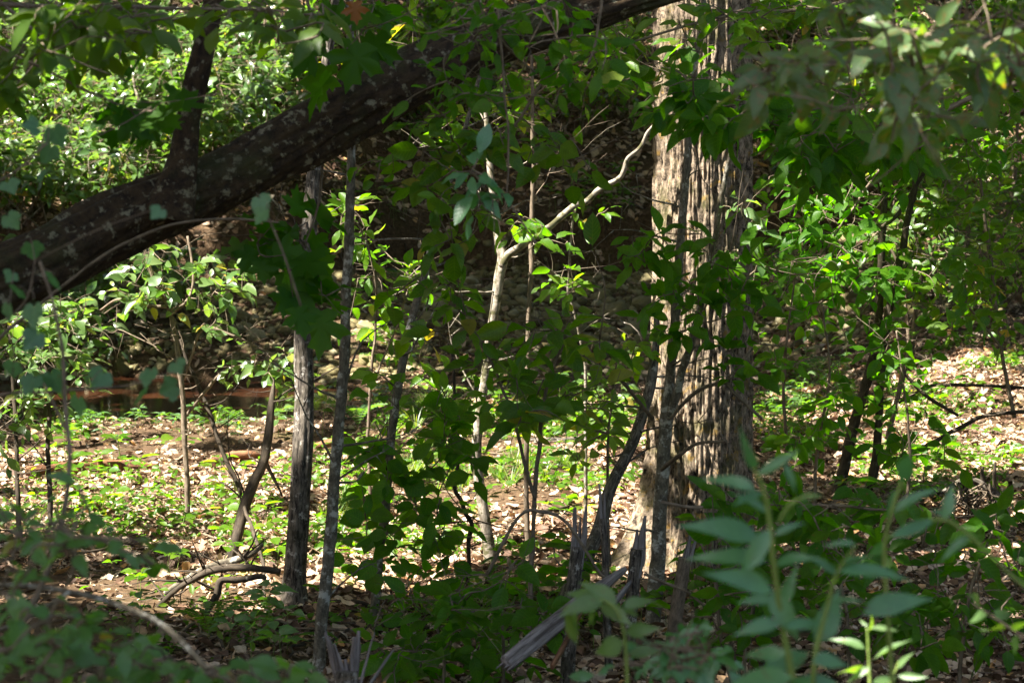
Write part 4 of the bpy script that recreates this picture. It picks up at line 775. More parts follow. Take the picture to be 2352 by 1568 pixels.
# vine with lobed leaves at the left, close by
for (lab, pts, rt) in (
    ('blurred grapevine leaves strung across the pool', [(230, 868, 62), (340, 868, 52), (410, 846, 46), (322, 908, 58), (392, 892, 60), (125, 872, 60), (182, 930, 60), (72, 880, 60), (30, 850, 50)], [[(-160, 960, 6), (0, 905, 6), (120, 900, 6), (250, 890, 5), (330, 875, 4), (420, 850, 3)]]),
    ('blurred grapevine leaves in front of the leaning trunk foot', [(75, 575, 54), (122, 645, 54), (42, 672, 50), (78, 720, 60), (20, 640, 40), (75, 780, 56), (20, 720, 50), (355, 495, 40)], [[(-150, 900, 6), (-20, 760, 6), (60, 690, 5), (80, 600, 4)]]),
    ('blurred grapevine leaves beside the upper left bank', [(130, 310, 60), (110, 352, 56), (100, 402, 50), (25, 430, 50), (30, 510, 50), (70, 290, 50)], [[(-200, 480, 6), (-60, 440, 5), (40, 390, 5), (110, 330, 4)]]),
    ('pair of bright grapevine leaves above the dark maple leaves', [(604, 470, 50), (596, 500, 46)], [[(690, 700, 5), (650, 580, 5), (612, 490, 4)]])):
    Y = 4.1; t = thing('grapevine', lab, 'vine', W(*rt[0][0][:2], Y)); nd = []
    for q in rt: nd += stem(t, q, Y, BK_TWG, 'stem', 6, .002, 300)
    A = np.array(pts, float); P = W(A[:, 0], A[:, 1], Y + rng.uniform(-.25, .25, len(A))); b = Batch(); PP, DD = [], []
    for p in P:
        a = nd[int(np.argmin([np.linalg.norm(n_ - p) for n_ in nd]))]; d = unit(rng.normal(0, .5, 3) + [0, 0, -.9]); s = p - d * .03
        b.tube(tube([a, (a + s) / 2 + [0, 0, .01], s], [.0016, .0012, .001], 6, 4)); PP.append(s); DD.append(d)
    b.part(t, 'twig', BK_TWG, 'stuff'); n = len(PP)
    put_leaves(t, np.array(PP), np.array(DD), unit(TOCAM + rn(n, .35)), A[:, 2] * Y / FPX * .85, GRAPES, LG)
# lower left near shrub
bush('near_left_shrub', 'blurred near shrub of small soft leaves filling the lower left corner', 'shrub',
     [(130, 1180, 120, 60), (60, 1100, 70, 50), (200, 1250, 80, 50), (110, 1420, 130, 70), (60, 1510, 120, 60), (230, 1480, 110, 60), (40, 1290, 60, 60), (230, 1370, 70, 40), (350, 1270, 50, 40), (30, 1180, 50, 60)],
     58, 3.4, .3, 3, 52, OVATE + ROUND, LN, [[(20, 1700, 12), (60, 1560, 10), (110, 1440, 8), (160, 1320, 6), (190, 1220, 5)], [(-120, 1640, 10), (-30, 1450, 8), (20, 1300, 6), (60, 1150, 5)]], cam_=.7)
bush('near_low_shrub', 'blurred strip of near leaves along the bottom edge, left half', 'shrub',
     [(150, 1555, 160, 30), (380, 1550, 120, 30), (320, 1500, 60, 30), (600, 1550, 110, 25), (690, 1545, 60, 22), (480, 1560, 90, 20)], 44, 3.6, .3, 3, 54, OVATE + ROUND, LN, [[(200, 1760, 10), (260, 1640, 8), (380, 1570, 6), (520, 1560, 5)], [(700, 1760, 8), (660, 1640, 7), (640, 1560, 4)]], cam_=.6)
# lance-leaved weed, close by, lower right
def weed(label, Y, stems, leaves, mat, tpl=LANCE, smat=STEMG, name='lance_leaf_weed', wide=1.0):
    t = thing(name, label, 'weed', W(*stems[0][0][:2], Y)); 
    for i, s in enumerate(stems): stem(t, s, Y, smat, 'stem', 10, .001, 400 + i)
    A = np.array(leaves, float); y0 = Y + rng.uniform(-.06, .06, len(A)); P0 = W(A[:, 0], A[:, 1], y0); P1 = W(A[:, 2], A[:, 3], y0 + rng.uniform(-.05, .05, len(A))); D = P1 - P0; L = np.linalg.norm(D, axis=1)
    wk = A[:, 4] if A.shape[1] > 4 else np.ones(len(A)); M = frames(D, unit(np.array([0, -.75, .8]) + rn(len(A), .3))); 
    for i in range(len(A)):
        m = M[i] * (L[i] / 1.05); m[:, 0] *= wk[i] * wide * .98; inst(t, 'leaf', leafmesh(tpl, i % len(tpl), mat), P0[i], m)
    return t
weed('tall blue-green lance-leaved weed, blurred, in the lower right', 2.7,
     [[(1850, 1800, 20), (1830, 1650, 18), (1815, 1540, 17), (1795, 1420, 15), (1780, 1300, 13), (1770, 1200, 12), (1755, 1120, 10), (1730, 1070, 7)], [(1860, 1640, 14), (1878, 1484, 12), (1898, 1400, 10), (1918, 1324, 9), (1945, 1280, 7), (1968, 1249, 6)], [(1790, 1200, 8), (1815, 1160, 8), (1850, 1140, 6), (1880, 1142, 4)]],
     [(1755, 1240, 1573, 1184, 1.3), (1740, 1128, 1616, 1074, 1.2), (1735, 1092, 1838, 1040, 1.1), (1800, 1060, 1834, 1132, 1), (1768, 1290, 1596, 1258, 1.1), (1782, 1362, 1626, 1290, 1.3), (1918, 1312, 2108, 1308, 1), (1975, 1412, 2146, 1336, 1.1), (1868, 1480, 1952, 1362, 1.9), (1770, 1350, 1834, 1472, 1.6), (1830, 1555, 1630, 1568, 1.6), (1752, 1530, 1880, 1508, 2.2), (1770, 1210, 1700, 1330, 1.3), (1735, 1080, 1700, 1010, .8), (1800, 1430, 1680, 1440, 1.4), (1925, 1320, 1860, 1270, 1), (1968, 1250, 1900, 1240, .9), (1830, 1145, 1882, 1140, 1), (1790, 1400, 1830, 1300, 1.2), (1740, 1075, 1725, 1030, .8), (1820, 1560, 1960, 1600, 1.8), (1775, 1230, 1850, 1190, 1), (1778, 1300, 1868, 1250, 1.1), (1790, 1380, 1690, 1370, 1.2), (1800, 1440, 1900, 1420, 1.2), (1810, 1500, 1700, 1500, 1.3), (1755, 1130, 1680, 1150, 1), (1765, 1180, 1690, 1120, 1), (1885, 1450, 1820, 1420, 1.2), (1905, 1380, 1990, 1380, 1.1), (1935, 1295, 2020, 1260, 1), (1862, 1520, 1960, 1500, 1.5), (1870, 1560, 1780, 1590, 1.5)], LB)
weed('near blue-green shoot with pale tip leaf beside sunlit litter slope', 2.9,
     [[(2060, 1800, 14), (2045, 1500, 12), (2036, 1340, 10), (2034, 1250, 10), (2050, 1170, 9), (2068, 1110, 8), (2075, 1080, 6)], [(2040, 1235, 8), (2100, 1205, 8), (2170, 1195, 9), (2220, 1225, 9), (2280, 1280, 8), (2360, 1350, 8), (2450, 1400, 8)]],
     [(2066, 1108, 2098, 1030, 1.8), (2062, 1150, 2120, 1180, 1.2), (2060, 1120, 2030, 1190, 1.1), (2048, 1180, 2160, 1100, .9), (2036, 1240, 1990, 1300, 1), (2040, 1235, 2170, 1192, .9), (2170, 1195, 2190, 1110, 1.4), (2230, 1228, 2160, 1280, .9), (2180, 1198, 2140, 1160, 1.1)], LB)
weed('small pale-green sunlit weed at the bottom right', 3.5,
     [[(2004, 1760, 9), (1998, 1600, 8), (1996, 1520, 7), (1993, 1440, 5)], [(2010, 1640, 6), (2050, 1560, 5), (2064, 1520, 4)]],
     [(1995, 1442, 2066, 1440, 1), (1990, 1490, 1912, 1452, 1.1), (2003, 1514, 2090, 1464, 1.1), (2058, 1536, 2090, 1496, 1.2), (1994, 1550, 1926, 1508, 1.2), (1998, 1570, 2070, 1556, 1.1), (1995, 1438, 1970, 1420, 1), (1990, 1580, 1910, 1590, 1.3), (2060, 1550, 2130, 1560, 1.1), (1996, 1450, 2010, 1410, .9), (2000, 1530, 1950, 1560, 1.2)], LP)
weed('round-leaved pale twig at the lower right edge', 3.4, [[(2450, 1520, 7), (2330, 1450, 6), (2270, 1410, 5), (2235, 1385, 3)]],
     [(2330, 1450, 2360, 1410, 2), (2290, 1425, 2315, 1380, 2), (2270, 1410, 2225, 1415, 2), (2250, 1395, 2240, 1360, 2), (2300, 1430, 2275, 1470, 2), (2340, 1455, 2320, 1500, 1.8)], LP, smat=BK_TWG, name='round_leaf_twig')
weed('arched light-green bramble with drooping yellowed leaves over the split branch', 3.3, [[(1430, 1800, 10), (1440, 1560, 9), (1430, 1430, 8), (1395, 1380, 7), (1340, 1375, 6), (1290, 1400, 4)]],
     [(1390, 1378, 1286, 1398, 1.2), (1400, 1378, 1300, 1352, 1.2), (1420, 1390, 1340, 1320, 1.1), (1425, 1400, 1478, 1405, 1.3), (1430, 1400, 1500, 1350, 1), (1380, 1382, 1440, 1440, 1.3), (1330, 1378, 1310, 1450, 1.3), (1350, 1380, 1380, 1440, 1.2), (1300, 1400, 1320, 1490, 1), (1435, 1450, 1510, 1440, 1.2), (1435, 1470, 1360, 1510, 1.5), (1440, 1500, 1520, 1500, 1.5)], LP, smat=STEMG, name='bramble', wide=1.5)
bush('bramble', 'dense glossy bramble leaves at the bottom edge, right of centre', 'bramble', [(1560, 1500, 110, 60), (1480, 1545, 120, 40), (1640, 1540, 80, 40), (1590, 1430, 60, 30)], 34, 3.7, .3, 3, 46, OVATE, LB, [[(1540, 1760, 9), (1550, 1620, 8), (1570, 1520, 6), (1600, 1440, 4)]], cam_=.5)

# ------------------------------------------------------------------ ground plants
def seedlings(labels, name, cat, group, regs, n, px, per, tpl, mat, h=(.05, .16), fl=.25):
    P, LB_ = [], []
    if isinstance(labels, str): labels = [labels] * len(regs)
    while len(P) < n:
        k_ = rng.integers(0, len(regs)); r = regs[k_]; LB_.append(labels[k_]); a, q = rng.random() * 6.283, math.sqrt(rng.random()); P.append((r[0] + r[2] * q * math.cos(a), r[1] + r[3] * q * math.sin(a)))
    protos = []
    A = np.array(P); B = G(A[:, 0], A[:, 1]); B[:, 2] = T(B[:, 0], B[:, 1])
    for v in range(5):
        b = Batch(); sz = 1.0; hh = rng.uniform(*h) / .09
        top = np.array([rng.normal(0, .15), rng.normal(0, .15), hh]); b.tube(tube([[0, 0, -.1], top * .5 + [.05, 0, 0], top], [.022, .018, .012], 5, 4)); sm_ = mesh('stem', np.concatenate(b.V), b.F, STEMG, **b.kw())
        k = per; a = np.arange(k) * 6.283 / k + rng.random(); D = np.stack([np.cos(a), np.sin(a), 0 * a + rng.uniform(-.1, .35, k)], -1)
        M = frames(D, unit(np.array([0, 0, 1.]) + np.array([0, -.3, 0]) + rn(k, fl))); L = []
        for i in range(k): L.append((int(rng.integers(0, len(tpl))), top - np.array([0, 0, .12 * (i // 3) * hh]), M[i] * rng.uniform(.75, 1.15)))
        protos.append((sm_, L))
    for i in range(n):
        s = pxm(px, B[i, 1]) * rng.uniform(.7, 1.3); t = thing(name, LB_[i], cat, B[i], group); sm_, L = protos[rng.integers(0, 5)]; a = rng.random() * 6.283
        Rz = np.array([[math.cos(a), -math.sin(a), 0], [math.sin(a), math.cos(a), 0], [0, 0, 1]])
        inst(t, 'stem', sm_, B[i], Rz * s)
        for ti, p, M in L: inst(t, 'leaf', leafmesh(tpl, ti, mat), B[i] + Rz @ p * s, Rz @ M * s)
seedlings(['bright seedling in sunlit litter between lit sapling and slim tree', 'bright seedling around the leaning snag', 'seedling by the fallen forked branch', 'bright seedling in front of the rotten log'], 'seedling', 'seedling', 'seedlings in the lit litter', [(300, 1150, 300, 110), (560, 1200, 120, 100), (450, 1330, 200, 60), (200, 1080, 200, 60)], 62, 36, 4, OVATE[:2] + ROUND[:1], LM)
seedlings(['bright seedling round the forked pale sapling foot', 'bright seedling on pale litter left of the furrowed tree', 'bright seedling between streaked tree and mottled sapling'], 'seedling', 'seedling', 'seedlings in the lit litter', [(1000, 1130, 200, 120), (1300, 1120, 150, 90), (800, 1240, 90, 110)], 56, 34, 4, OVATE[:3], LM)
seedlings(['low leafy herb along the gravel edge in the centre', 'bright leafy herb clump beside the mottled sapling', 'low leafy herb at the gravel edge by the furrowed tree', 'low leafy herb between slim tree and pool'], 'herb', 'herb', 'herbs along the gravel edge', [(1100, 950, 300, 40), (880, 880, 60, 60), (1380, 960, 100, 50), (700, 960, 90, 60)], 70, 30, 6, OVATE, LH, (.08, .25))
seedlings(['feathery pale herb between the pool and the rotten log', 'feathery pale herb at the near edge of the pool', 'feathery pale herb between lit sapling and leaning snag'], 'herb', 'herb', 'herbs on the pool bank', [(330, 1000, 160, 40), (250, 975, 90, 25), (520, 980, 90, 35)], 66, 24, 7, LANCE, HB, (.06, .18))
seedlings(['bushy pale herb right of the furrowed tree foot', 'bushy pale herb just touching the furrowed tree foot', 'bushy pale herb between furrowed tree and stem clump, farther back'], 'herb', 'herb', 'herbs behind the furrowed tree', [(1850, 940, 100, 70), (1800, 990, 60, 60), (1900, 880, 60, 40)], 56, 24, 7, LANCE, HB, (.12, .35))
seedlings(['small seedling in the middle of the right litter slope', 'small seedling by the rotted root mass', 'small seedling between the dark stems of the clump', 'small seedling below the stem clump'], 'seedling', 'seedling', 'seedlings on the right slope', [(2180, 1000, 140, 110), (2300, 1100, 70, 110), (2050, 950, 80, 100), (2050, 1120, 140, 50)], 54, 30, 4, OVATE, LM)
seedlings(['small dark herb on the bank behind the mottled sapling', 'small dark herb on the bank under the pale bough', 'small dark herb on the bank below the hanging bough', 'small dark herb on the bank touching the furrowed tree', 'small dark herb on the cut bank behind the grey sapling'], 'herb', 'herb', 'herbs on the shaded bank', [(900, 360, 180, 110), (1300, 420, 170, 90), (1150, 300, 180, 110), (1400, 480, 80, 40), (850, 480, 120, 50)], 80, 21, 5, LOWLEAF, LM, (.1, .3))
seedlings('low oval-leaved plant in the shade along the bottom edge, left of the stump', 'low_plant', 'plant', 'low plants along the shaded bottom edge', [(480, 1520, 160, 40), (650, 1510, 90, 40), (250, 1500, 100, 40)], 8, 56, 6, OVATE, LN, (.1, .3))
seedlings('low oval-leaved plant in the shade around the snag feet', 'low_plant', 'plant', 'low plants along the shaded bottom edge', [(1250, 1420, 160, 80), (1450, 1450, 120, 80), (1600, 1400, 80, 60)], 24, 56, 6, OVATE, LD, (.1, .3))
seedlings(['shaded seedling on dark litter left of the grey sapling', 'shaded seedling at the foot of the slim tree', 'shaded seedling around the splintered stump', 'shaded seedling by the arching branch'], 'seedling', 'seedling', 'seedlings in the dark litter', [(600, 1470, 90, 40), (660, 1430, 90, 30), (780, 1480, 90, 60), (380, 1500, 100, 30)], 24, 36, 4, OVATE, LD)
seedlings(['small plant on the dark bank right of the furrowed tree', 'small plant by the sunlit litter patch high on the bank', 'small plant at the bank foot beside the furrowed tree'], 'herb', 'herb', 'herbs on the right bank', [(1850, 420, 110, 120), (1860, 250, 90, 90), (1840, 620, 90, 60)], 36, 22, 5, LOWLEAF, LM, (.1, .3))
gx_, gy_ = [], []
for (x, y, rx, ry, n) in ((330, 985, 230, 40, 1500), (1150, 960, 330, 60, 2600), (250, 1180, 300, 90, 1000), (450, 1400, 300, 120, 200), (1100, 1380, 350, 120, 1600), (900, 1150, 300, 140, 2600), (1350, 1060, 150, 80, 1100), (1850, 950, 140, 100, 1300), (2150, 1030, 200, 160, 1500), (600, 1300, 250, 80, 700), (2250, 820, 130, 40, 900), (1900, 330, 200, 170, 900)):
    a = rng.random(n) * 6.283; q = rng.random(n) ** .6; gx_.append(x + rx * q * np.cos(a)); gy_.append(y + ry * q * np.sin(a))
B = G(np.concatenate(gx_), np.concatenate(gy_)); k = fbm(B[:, 0] * 1.1 + 7, B[:, 1] * 1.1, 3, 3) > -.25; B = B[k]; n = len(B); B[:, 2] = T(B[:, 0], B[:, 1]) + rng.uniform(.01, .10, n); b = Batch(); q = rng.integers(0, 3, n)
M = spin(unit(np.array([0, -.25, 1.]) + rn(n, .4))) * (rng.uniform(.028, .065, n) * (.6 + B[:, 1] / 26))[:, None, None]
for i in range(3): b.tpl(LOWLEAF[i], M[q == i], B[q == i])
b.solo('ground_cover', LM, kind='stuff')
# ferns and grass
def fern(label, x, y, px, k, group=None):
    B = G(np.array([float(x)]), np.array([float(y)]))[0]; B[2] = float(T(B[0], B[1])); s = pxm(px, B[1]); t = thing('fern', label, 'fern', B, group)
    a = np.arange(k) * 6.283 / k + rng.random(); D = np.stack([np.cos(a), np.sin(a), .55 + 0 * a], -1); M = frames(D, np.array([0, 0, 1.]) + 0 * D) * (s * rng.uniform(.7, 1.1, k))[:, None, None]
    for i in range(k): inst(t, 'frond', leafmesh(FROND, i % 2, HB if y < 1100 else LM), B + [0, 0, .01], M[i])
fern('fern with arching fronds in the shade left of the stump', 480, 1470, 110, 8); fern('small fern beside the mottled sapling', 822, 985, 80, 7); fern('dark fern under the lance-leaved weed', 1870, 1390, 110, 7)
fern('pale fern at the bank edge by the grey sapling', 850, 950, 60, 6); fern('fern low at the right edge among dark leaves', 2260, 1480, 120, 8); fern('dark fern on the cut bank behind the mottled sapling', 905, 650, 50, 7)
k = 0
GL = ['grass tuft arching over the litter left of the pale sapling', 'grass tuft in the sunlit clearing right of the pale sapling', 'grass tuft beside the grey sapling on lit litter', 'grass tuft at the gravel edge behind the vine', 'grass tuft at the pool edge']
for (gi_, regs, n, px) in ((0, (1010, 1090, 90, 50), 16, 70), (1, (1230, 1080, 110, 45), 16, 62), (2, (790, 1190, 50, 60), 9, 70), (3, (1000, 960, 110, 40), 14, 70), (4, (520, 960, 40, 20), 4, 60)):
    b0 = None
    for q in range(n):
        a, r_ = rng.random() * 6.283, math.sqrt(rng.random()); B = G(np.array([regs[0] + regs[2] * r_ * math.cos(a)]), np.array([regs[1] + regs[3] * r_ * math.sin(a)]))[0]; B[2] = float(T(B[0], B[1]))
        if b0 is None or q % 4 == 0:
            m = 26; an = rng.random(m) * 6.283; D = np.stack([np.cos(an), np.sin(an), 0 * an], -1); lean = rng.uniform(.1, .7, m)
            Z = unit(np.stack([lean * np.cos(an), lean * np.sin(an), 1 + 0 * an], -1)); Mg = frames(np.cross(np.cross(Z, D), Z), Z) * rng.uniform(.5, 1.1, m)[:, None, None]; b = Batch(); qi = rng.integers(0, 5, m)
            for u in range(5): b.tpl(BLADE[u], Mg[qi == u], D[qi == u] * .08)
            b0 = mesh('grass_tuft', np.concatenate(b.V), b.F, GR, **b.kw())
        o = bpy.data.objects.new('grass_tuft', b0); o.location = B; o.rotation_euler = (0, 0, rng.random() * 6.28); s = pxm(px, B[1]) * rng.uniform(.7, 1.2); o.scale = (s, s, s)
        link(o, GL[gi_], 'grass', 'grass tufts in the clearing'); k += 1
# twigs lying about
for (lab, reg, n) in (('dry twig lying on the sunlit leaf litter', (600, 1180, 600, 130), 60), ('dry twig lying on the right litter slope', (2200, 1000, 150, 150), 22), ('dry twig lying on the shaded bank', (1150, 350, 330, 180), 36), ('dry twig lying on dark litter at the bottom', (800, 1470, 500, 80), 34)):
    for q in range(n):
        x, y = reg[0] + rng.uniform(-1, 1) * reg[2], reg[1] + rng.uniform(-1, 1) * reg[3]; B = G(np.array([x]), np.array([y]))[0]
        a = rng.random() * 6.283; L = rng.uniform(.12, .5); pts = np.array([[B[0] + c * L * math.cos(a) + rng.normal(0, .015), B[1] + c * L * math.sin(a) + rng.normal(0, .015), 0] for c in (-.5, -.15, .2, .5)]); pts[:, 2] = T(pts[:, 0], pts[:, 1]) + rng.uniform(.015, .05, 4)
        V, F, bk = tube(pts, np.array([1, .9, .7, .4]) * rng.uniform(.003, .008), 8, 5, None, 0, q); solo('fallen_twig', V, F, BK_TWG if q % 3 else BK_DRK, lab, 'twig', 'dry twigs on the ground', base=B, bk=bk)
tb_ = Batch()
for q in range(2600):
    y = math.sqrt(rng.uniform(64, 400)); x = rng.uniform(-1, 1) * (.258 * y + .5); L = rng.uniform(.04, .22); a = rng.random() * 6.283
    p = np.array([[x + u * L * math.cos(a + .3 * u), y + u * L * math.sin(a + .3 * u), 0] for u in (-.5, 0, .5)]); p[:, 2] = T(p[:, 0], p[:, 1]) + rng.uniform(.01, .04, 3); tb_.tube(tube(p, [.003, .0025, .001], 4, 3, None, 0, q), rng.random())
tb_.solo('twig_litter', BK_TWG, kind='stuff')
A = np.stack([rng.uniform(620, 1500, 46), rng.uniform(470, 600, 46)], -1); B = G(A[:, 0], A[:, 1])
for q in range(46):
    L = rng.uniform(.2, .7); p = B[q] + np.array([[0, .02, .05], [rng.normal(0, .06), -.06, -.2 * L], [rng.normal(0, .1), -.10, -.6 * L], [rng.normal(0, .16), -.08, -L]])
    V, F, bk = tube(p, np.array([1, .8, .6, .3]) * rng.uniform(.004, .012), 12, 5, None, .01, q); solo('exposed_root', V, F, BK_DRK if q % 2 else BK_TWG, 'thin exposed root hanging down the shaded cut bank', 'root', 'roots hanging on the cut bank', base=B[q], bk=bk)
# stones seen singly on the lit ground
for (x, y, s, lab) in ((838, 758, .26, 'pale sunlit stone at the gravel behind the grey sapling'), (655, 868, .2, 'pale stone at the gravel edge beside the streaked tree'), (1048, 860, .22, 'pale round stone at the near gravel edge')):
    B = G(np.array([float(x)]), np.array([float(y)]))[0]; V = STONES[int(x) % 6][0] * s + B + [0, 0, s * .15]; solo('stone', V, STONES[int(x) % 6][1], STO, lab, 'stone', base=B, uv=STONES[0][2])

# ------------------------------------------------------------------ shrubs on the far bank
def bankshrubs(labels, group, cat, regs, n, px, mat, tpl, lift, nl, cam_=.3, indiv=40, spread=.55):
    A = []
    while len(A) < n:
        r = regs[len(A) % len(regs)]; a, q = rng.random() * 6.283, math.sqrt(rng.random()); A.append((r[0] + r[2] * q * math.cos(a), r[1] + r[3] * q * math.sin(a)))
    A = np.array(A); B = G(A[:, 0], A[:, 1] + 25)
    for i in range(n):
        bp = B[i]; bp[2] = float(T(bp[0], bp[1])); t = thing('bank_shrub', labels if isinstance(labels, str) else labels[i % len(regs)], cat, bp, group); nd = []; H = lift * rng.uniform(.7, 1.3)
        for s in range(3):
            top = bp + [rng.normal(0, .35), rng.normal(-.1, .25), H * rng.uniform(.7, 1.1)]; mid = bp + (top - bp) * .5 + rng.normal(0, .06, 3)
            tb = tube([bp - [0, 0, .05], mid, top], [.013, .01, .005], 10, 6, None, .02, i * 3 + s); part(t, 'stem', tb[0], tb[1], BK_WHT if s == 0 else BK_TWG, bk=tb[2]); nd += list(crom([bp, mid, top], 10))[3:]
        m = nl // 3; tips = bp + np.stack([rng.normal(0, spread, m), rng.normal(-.1, spread * .7, m), H * (.35 + .75 * rng.random(m))], -1)
        foliage(t, nd, tips, 3, pxm(px, bp[1]), tpl, mat, indiv, .004, cam_=cam_, jit=.5, droop=.15)
bankshrubs(['brightly sunlit shrub above the leaning tree at the far left', 'sunlit shrub just left of the upright limb on the leaning tree', 'sunlit shrub round the forked pale stem on the upper left bank', 'sunlit shrub behind the blurred grapevine leaves, upper left', 'sunlit shrub between upright limb and streaked tree', 'glossy shrub high on the bank right of the upright limb', 'half-shaded shrub under the olive bough at the top left', 'shrub on the bank directly behind the upright limb', 'low sunlit shrub touching the leaning tree at the left edge'], 'sunlit shrubs on the upper left bank', 'shrub', [(120, 420, 140, 80), (300, 440, 120, 60), (300, 300, 160, 70), (130, 250, 130, 70), (560, 330, 90, 60), (600, 160, 110, 90), (180, 110, 160, 70), (420, 200, 100, 60), (60, 500, 80, 50)], 63, 27, LH, OVATE + ROUND[:1], .9, 141, indiv=30, spread=.6)
bankshrubs(['leafy shrub on the right bank behind the spotted bough', 'leafy shrub high on the bank among the spotted bough leaves', 'leafy shrub on the bank level with the yellow-green leaves', 'leafy shrub at the upper right corner of the bank', 'dark shrub on the bank behind the dark bough', 'leafy shrub at the top edge just right of the furrowed tree', 'low shrub at the bank foot above the right litter slope'], 'shrubs on the upper right bank', 'shrub', [(2200, 350, 160, 120), (2080, 180, 140, 110), (2250, 560, 110, 90), (2280, 150, 90, 110), (1980, 420, 60, 60), (1800, 60, 120, 60), (2240, 700, 110, 40)], 49, 26, LM, OVATE, .9, 126, indiv=30, spread=.6)
bankshrubs(['shaded shrub on the bank above the leaning tree, top left of centre', 'shaded shrub on the bank just left of the furrowed tree', 'shaded shrub on the bank behind the hanging bough'], 'shaded shrubs on the middle bank', 'shrub', [(900, 120, 120, 90), (1350, 200, 130, 100), (1000, 260, 120, 60)], 27, 25, LM, OVATE, .8, 81, indiv=24)
bankshrubs(['low lit shrub under the leaning tree foot', 'low lit shrub beside the dark thin saplings', 'low lit shrub at the bank foot behind the lit sapling'], 'shrubs at the foot of the left bank', 'shrub', [(150, 740, 130, 40), (60, 850, 80, 60), (330, 720, 80, 30)], 12, 34, LH, OVATE, .7, 80)

# ------------------------------------------------------------------ unseen canopy overhead, its gaps carved along sun rays to place the sun flecks
U1 = unit(np.cross(SUNV, [0, 0, 1.])); U2 = np.cross(SUNV, U1)
proj = lambda P: np.stack([P @ U1, P @ U2], -1)
GAPS = []
def gaps(regs, r0, r1, Y=None, h=0.):
    for (x, y, rx, ry, n) in regs:
        a, q = rng.random(n) * 6.283, np.sqrt(rng.random(n)); px, py = x + rx * q * np.cos(a), y + ry * q * np.sin(a)
        P = G(px, py) if Y is None else W(px, py, Y + np.zeros(n)); P[:, 2] += h; GAPS.append(np.c_[proj(P), rng.uniform(r0, r1, n)])
#@@GAPS@@
gaps([(250, 1085, 250, 45, 44), (480, 1120, 180, 60, 18), (350, 1180, 330, 60, 12), (560, 1230, 90, 90, 10), (480, 1365, 170, 40, 14), (800, 1130, 110, 110, 22), (1000, 1150, 150, 90, 24), (1230, 1110, 170, 80, 60), (1330, 1190, 120, 60, 26), (1050, 1290, 130, 50, 10), (850, 1310, 70, 50, 6), (1420, 1010, 60, 60, 10)], .14, .34)
gaps([(350, 985, 200, 35, 14), (420, 900, 160, 30, 3), (1180, 970, 260, 50, 24), (880, 870, 60, 60, 8), (830, 758, 30, 20, 2), (1850, 930, 100, 60, 5), (650, 960, 80, 60, 8)], .15, .3)
gaps([(2220, 920, 120, 90, 70), (2200, 1060, 130, 100, 30), (2080, 1050, 70, 80, 6), (2320, 1150, 60, 120, 8)], .15, .34)
gaps([(200, 410, 220, 100, 100), (420, 350, 120, 80, 44), (560, 330, 90, 60, 16), (580, 100, 130, 90, 16), (250, 200, 230, 90, 42), (100, 100, 120, 80, 12), (660, 200, 60, 120, 9)], .18, .40, None, .45)
gaps([(2200, 330, 150, 120, 9), (1915, 215, 50, 60, 9), (2250, 560, 110, 90, 5), (2080, 120, 140, 90, 10), (2020, 570, 80, 40, 6), (1800, 40, 100, 40, 4)], .14, .3, None, .3)
gaps([(420, 640, 140, 60, 36), (560, 660, 50, 60, 9), (610, 830, 70, 50, 14)], .14, .3, Ym)
gaps([(90, 780, 100, 110, 14), (40, 950, 50, 80, 5)], .14, .28, Yat(118, 1222))
gaps([(1512, 440, 18, 130, 22), (1512, 640, 14, 90, 9), (1502, 150, 10, 140, 7), (1612, 430, 16, 50, 3), (1560, 800, 20, 140, 5), (1600, 660, 20, 100, 3), (1570, 980, 20, 80, 2)], .05, .10, Yt + .06)
gaps([(1126, 400, 8, 130, 4), (1148, 620, 10, 60, 4), (1128, 780, 10, 110, 4), (1280, 500, 110, 8, 4), (1420, 400, 40, 20, 2), (1100, 1060, 10, 120, 3), (1116, 1220, 14, 60, 1)], .06, .11, Yw)
gaps([(714, 460, 12, 60, 4), (694, 960, 16, 130, 3), (755, 100, 10, 100, 4)], .05, .10, Yat(672, 1385) + .1)
gaps([(760, 270, 120, 10, 3)], .03, .06, 6.3)
gaps([(1692, 465, 20, 20, 2), (1728, 550, 30, 40, 3), (1745, 605, 30, 20, 2)], .07, .12, 8.7)
gaps([(1280, 640, 50, 30, 2), (1320, 330, 20, 20, 2), (1200, 530, 40, 20, 1)], .08, .12, 10.2)
gaps([(2000, 1480, 70, 60, 3)], .06, .12, 3.5)
gaps([(2290, 100, 40, 60, 2), (2100, 60, 60, 40, 2)], .04, .08, 4.0)
GA = np.concatenate(GAPS)
_k = GAPS; GAPS = []
gaps([(1150, 420, 330, 210, 420), (1150, 700, 330, 90, 120), (900, 480, 150, 120, 90), (1850, 520, 110, 150, 90)], .3, .5)  # shade discs from here, not openings: extra canopy leaves go here to darken
gaps([(1000, 1480, 900, 80, 120), (1900, 1450, 300, 90, 50)], .3, .5); gaps([(1300, 800, 200, 200, 50)], .25, .4, 8.3); gaps([(400, 420, 400, 200, 60), (1000, 150, 300, 120, 40)], .2, .3, 6.6); gaps([(150, 1350, 200, 250, 12)], .12, .2, 3.4); gaps([(1790, 1280, 180, 240, 40)], .08, .14, 2.75); gaps([(1400, 1420, 130, 80, 20)], .1, .15, 3.3); gaps([(800, 80, 90, 80, 25), (280, 250, 110, 60, 20)], .15, .25, 5.8); gaps([(1850, 540, 120, 110, 60), (2040, 600, 110, 120, 30), (1960, 420, 150, 100, 30)], .2, .3, Yr - .5); gaps([(60, 560, 120, 90, 20)], .12, .2, 4.1)
SH = np.concatenate(GAPS); GAPS = []
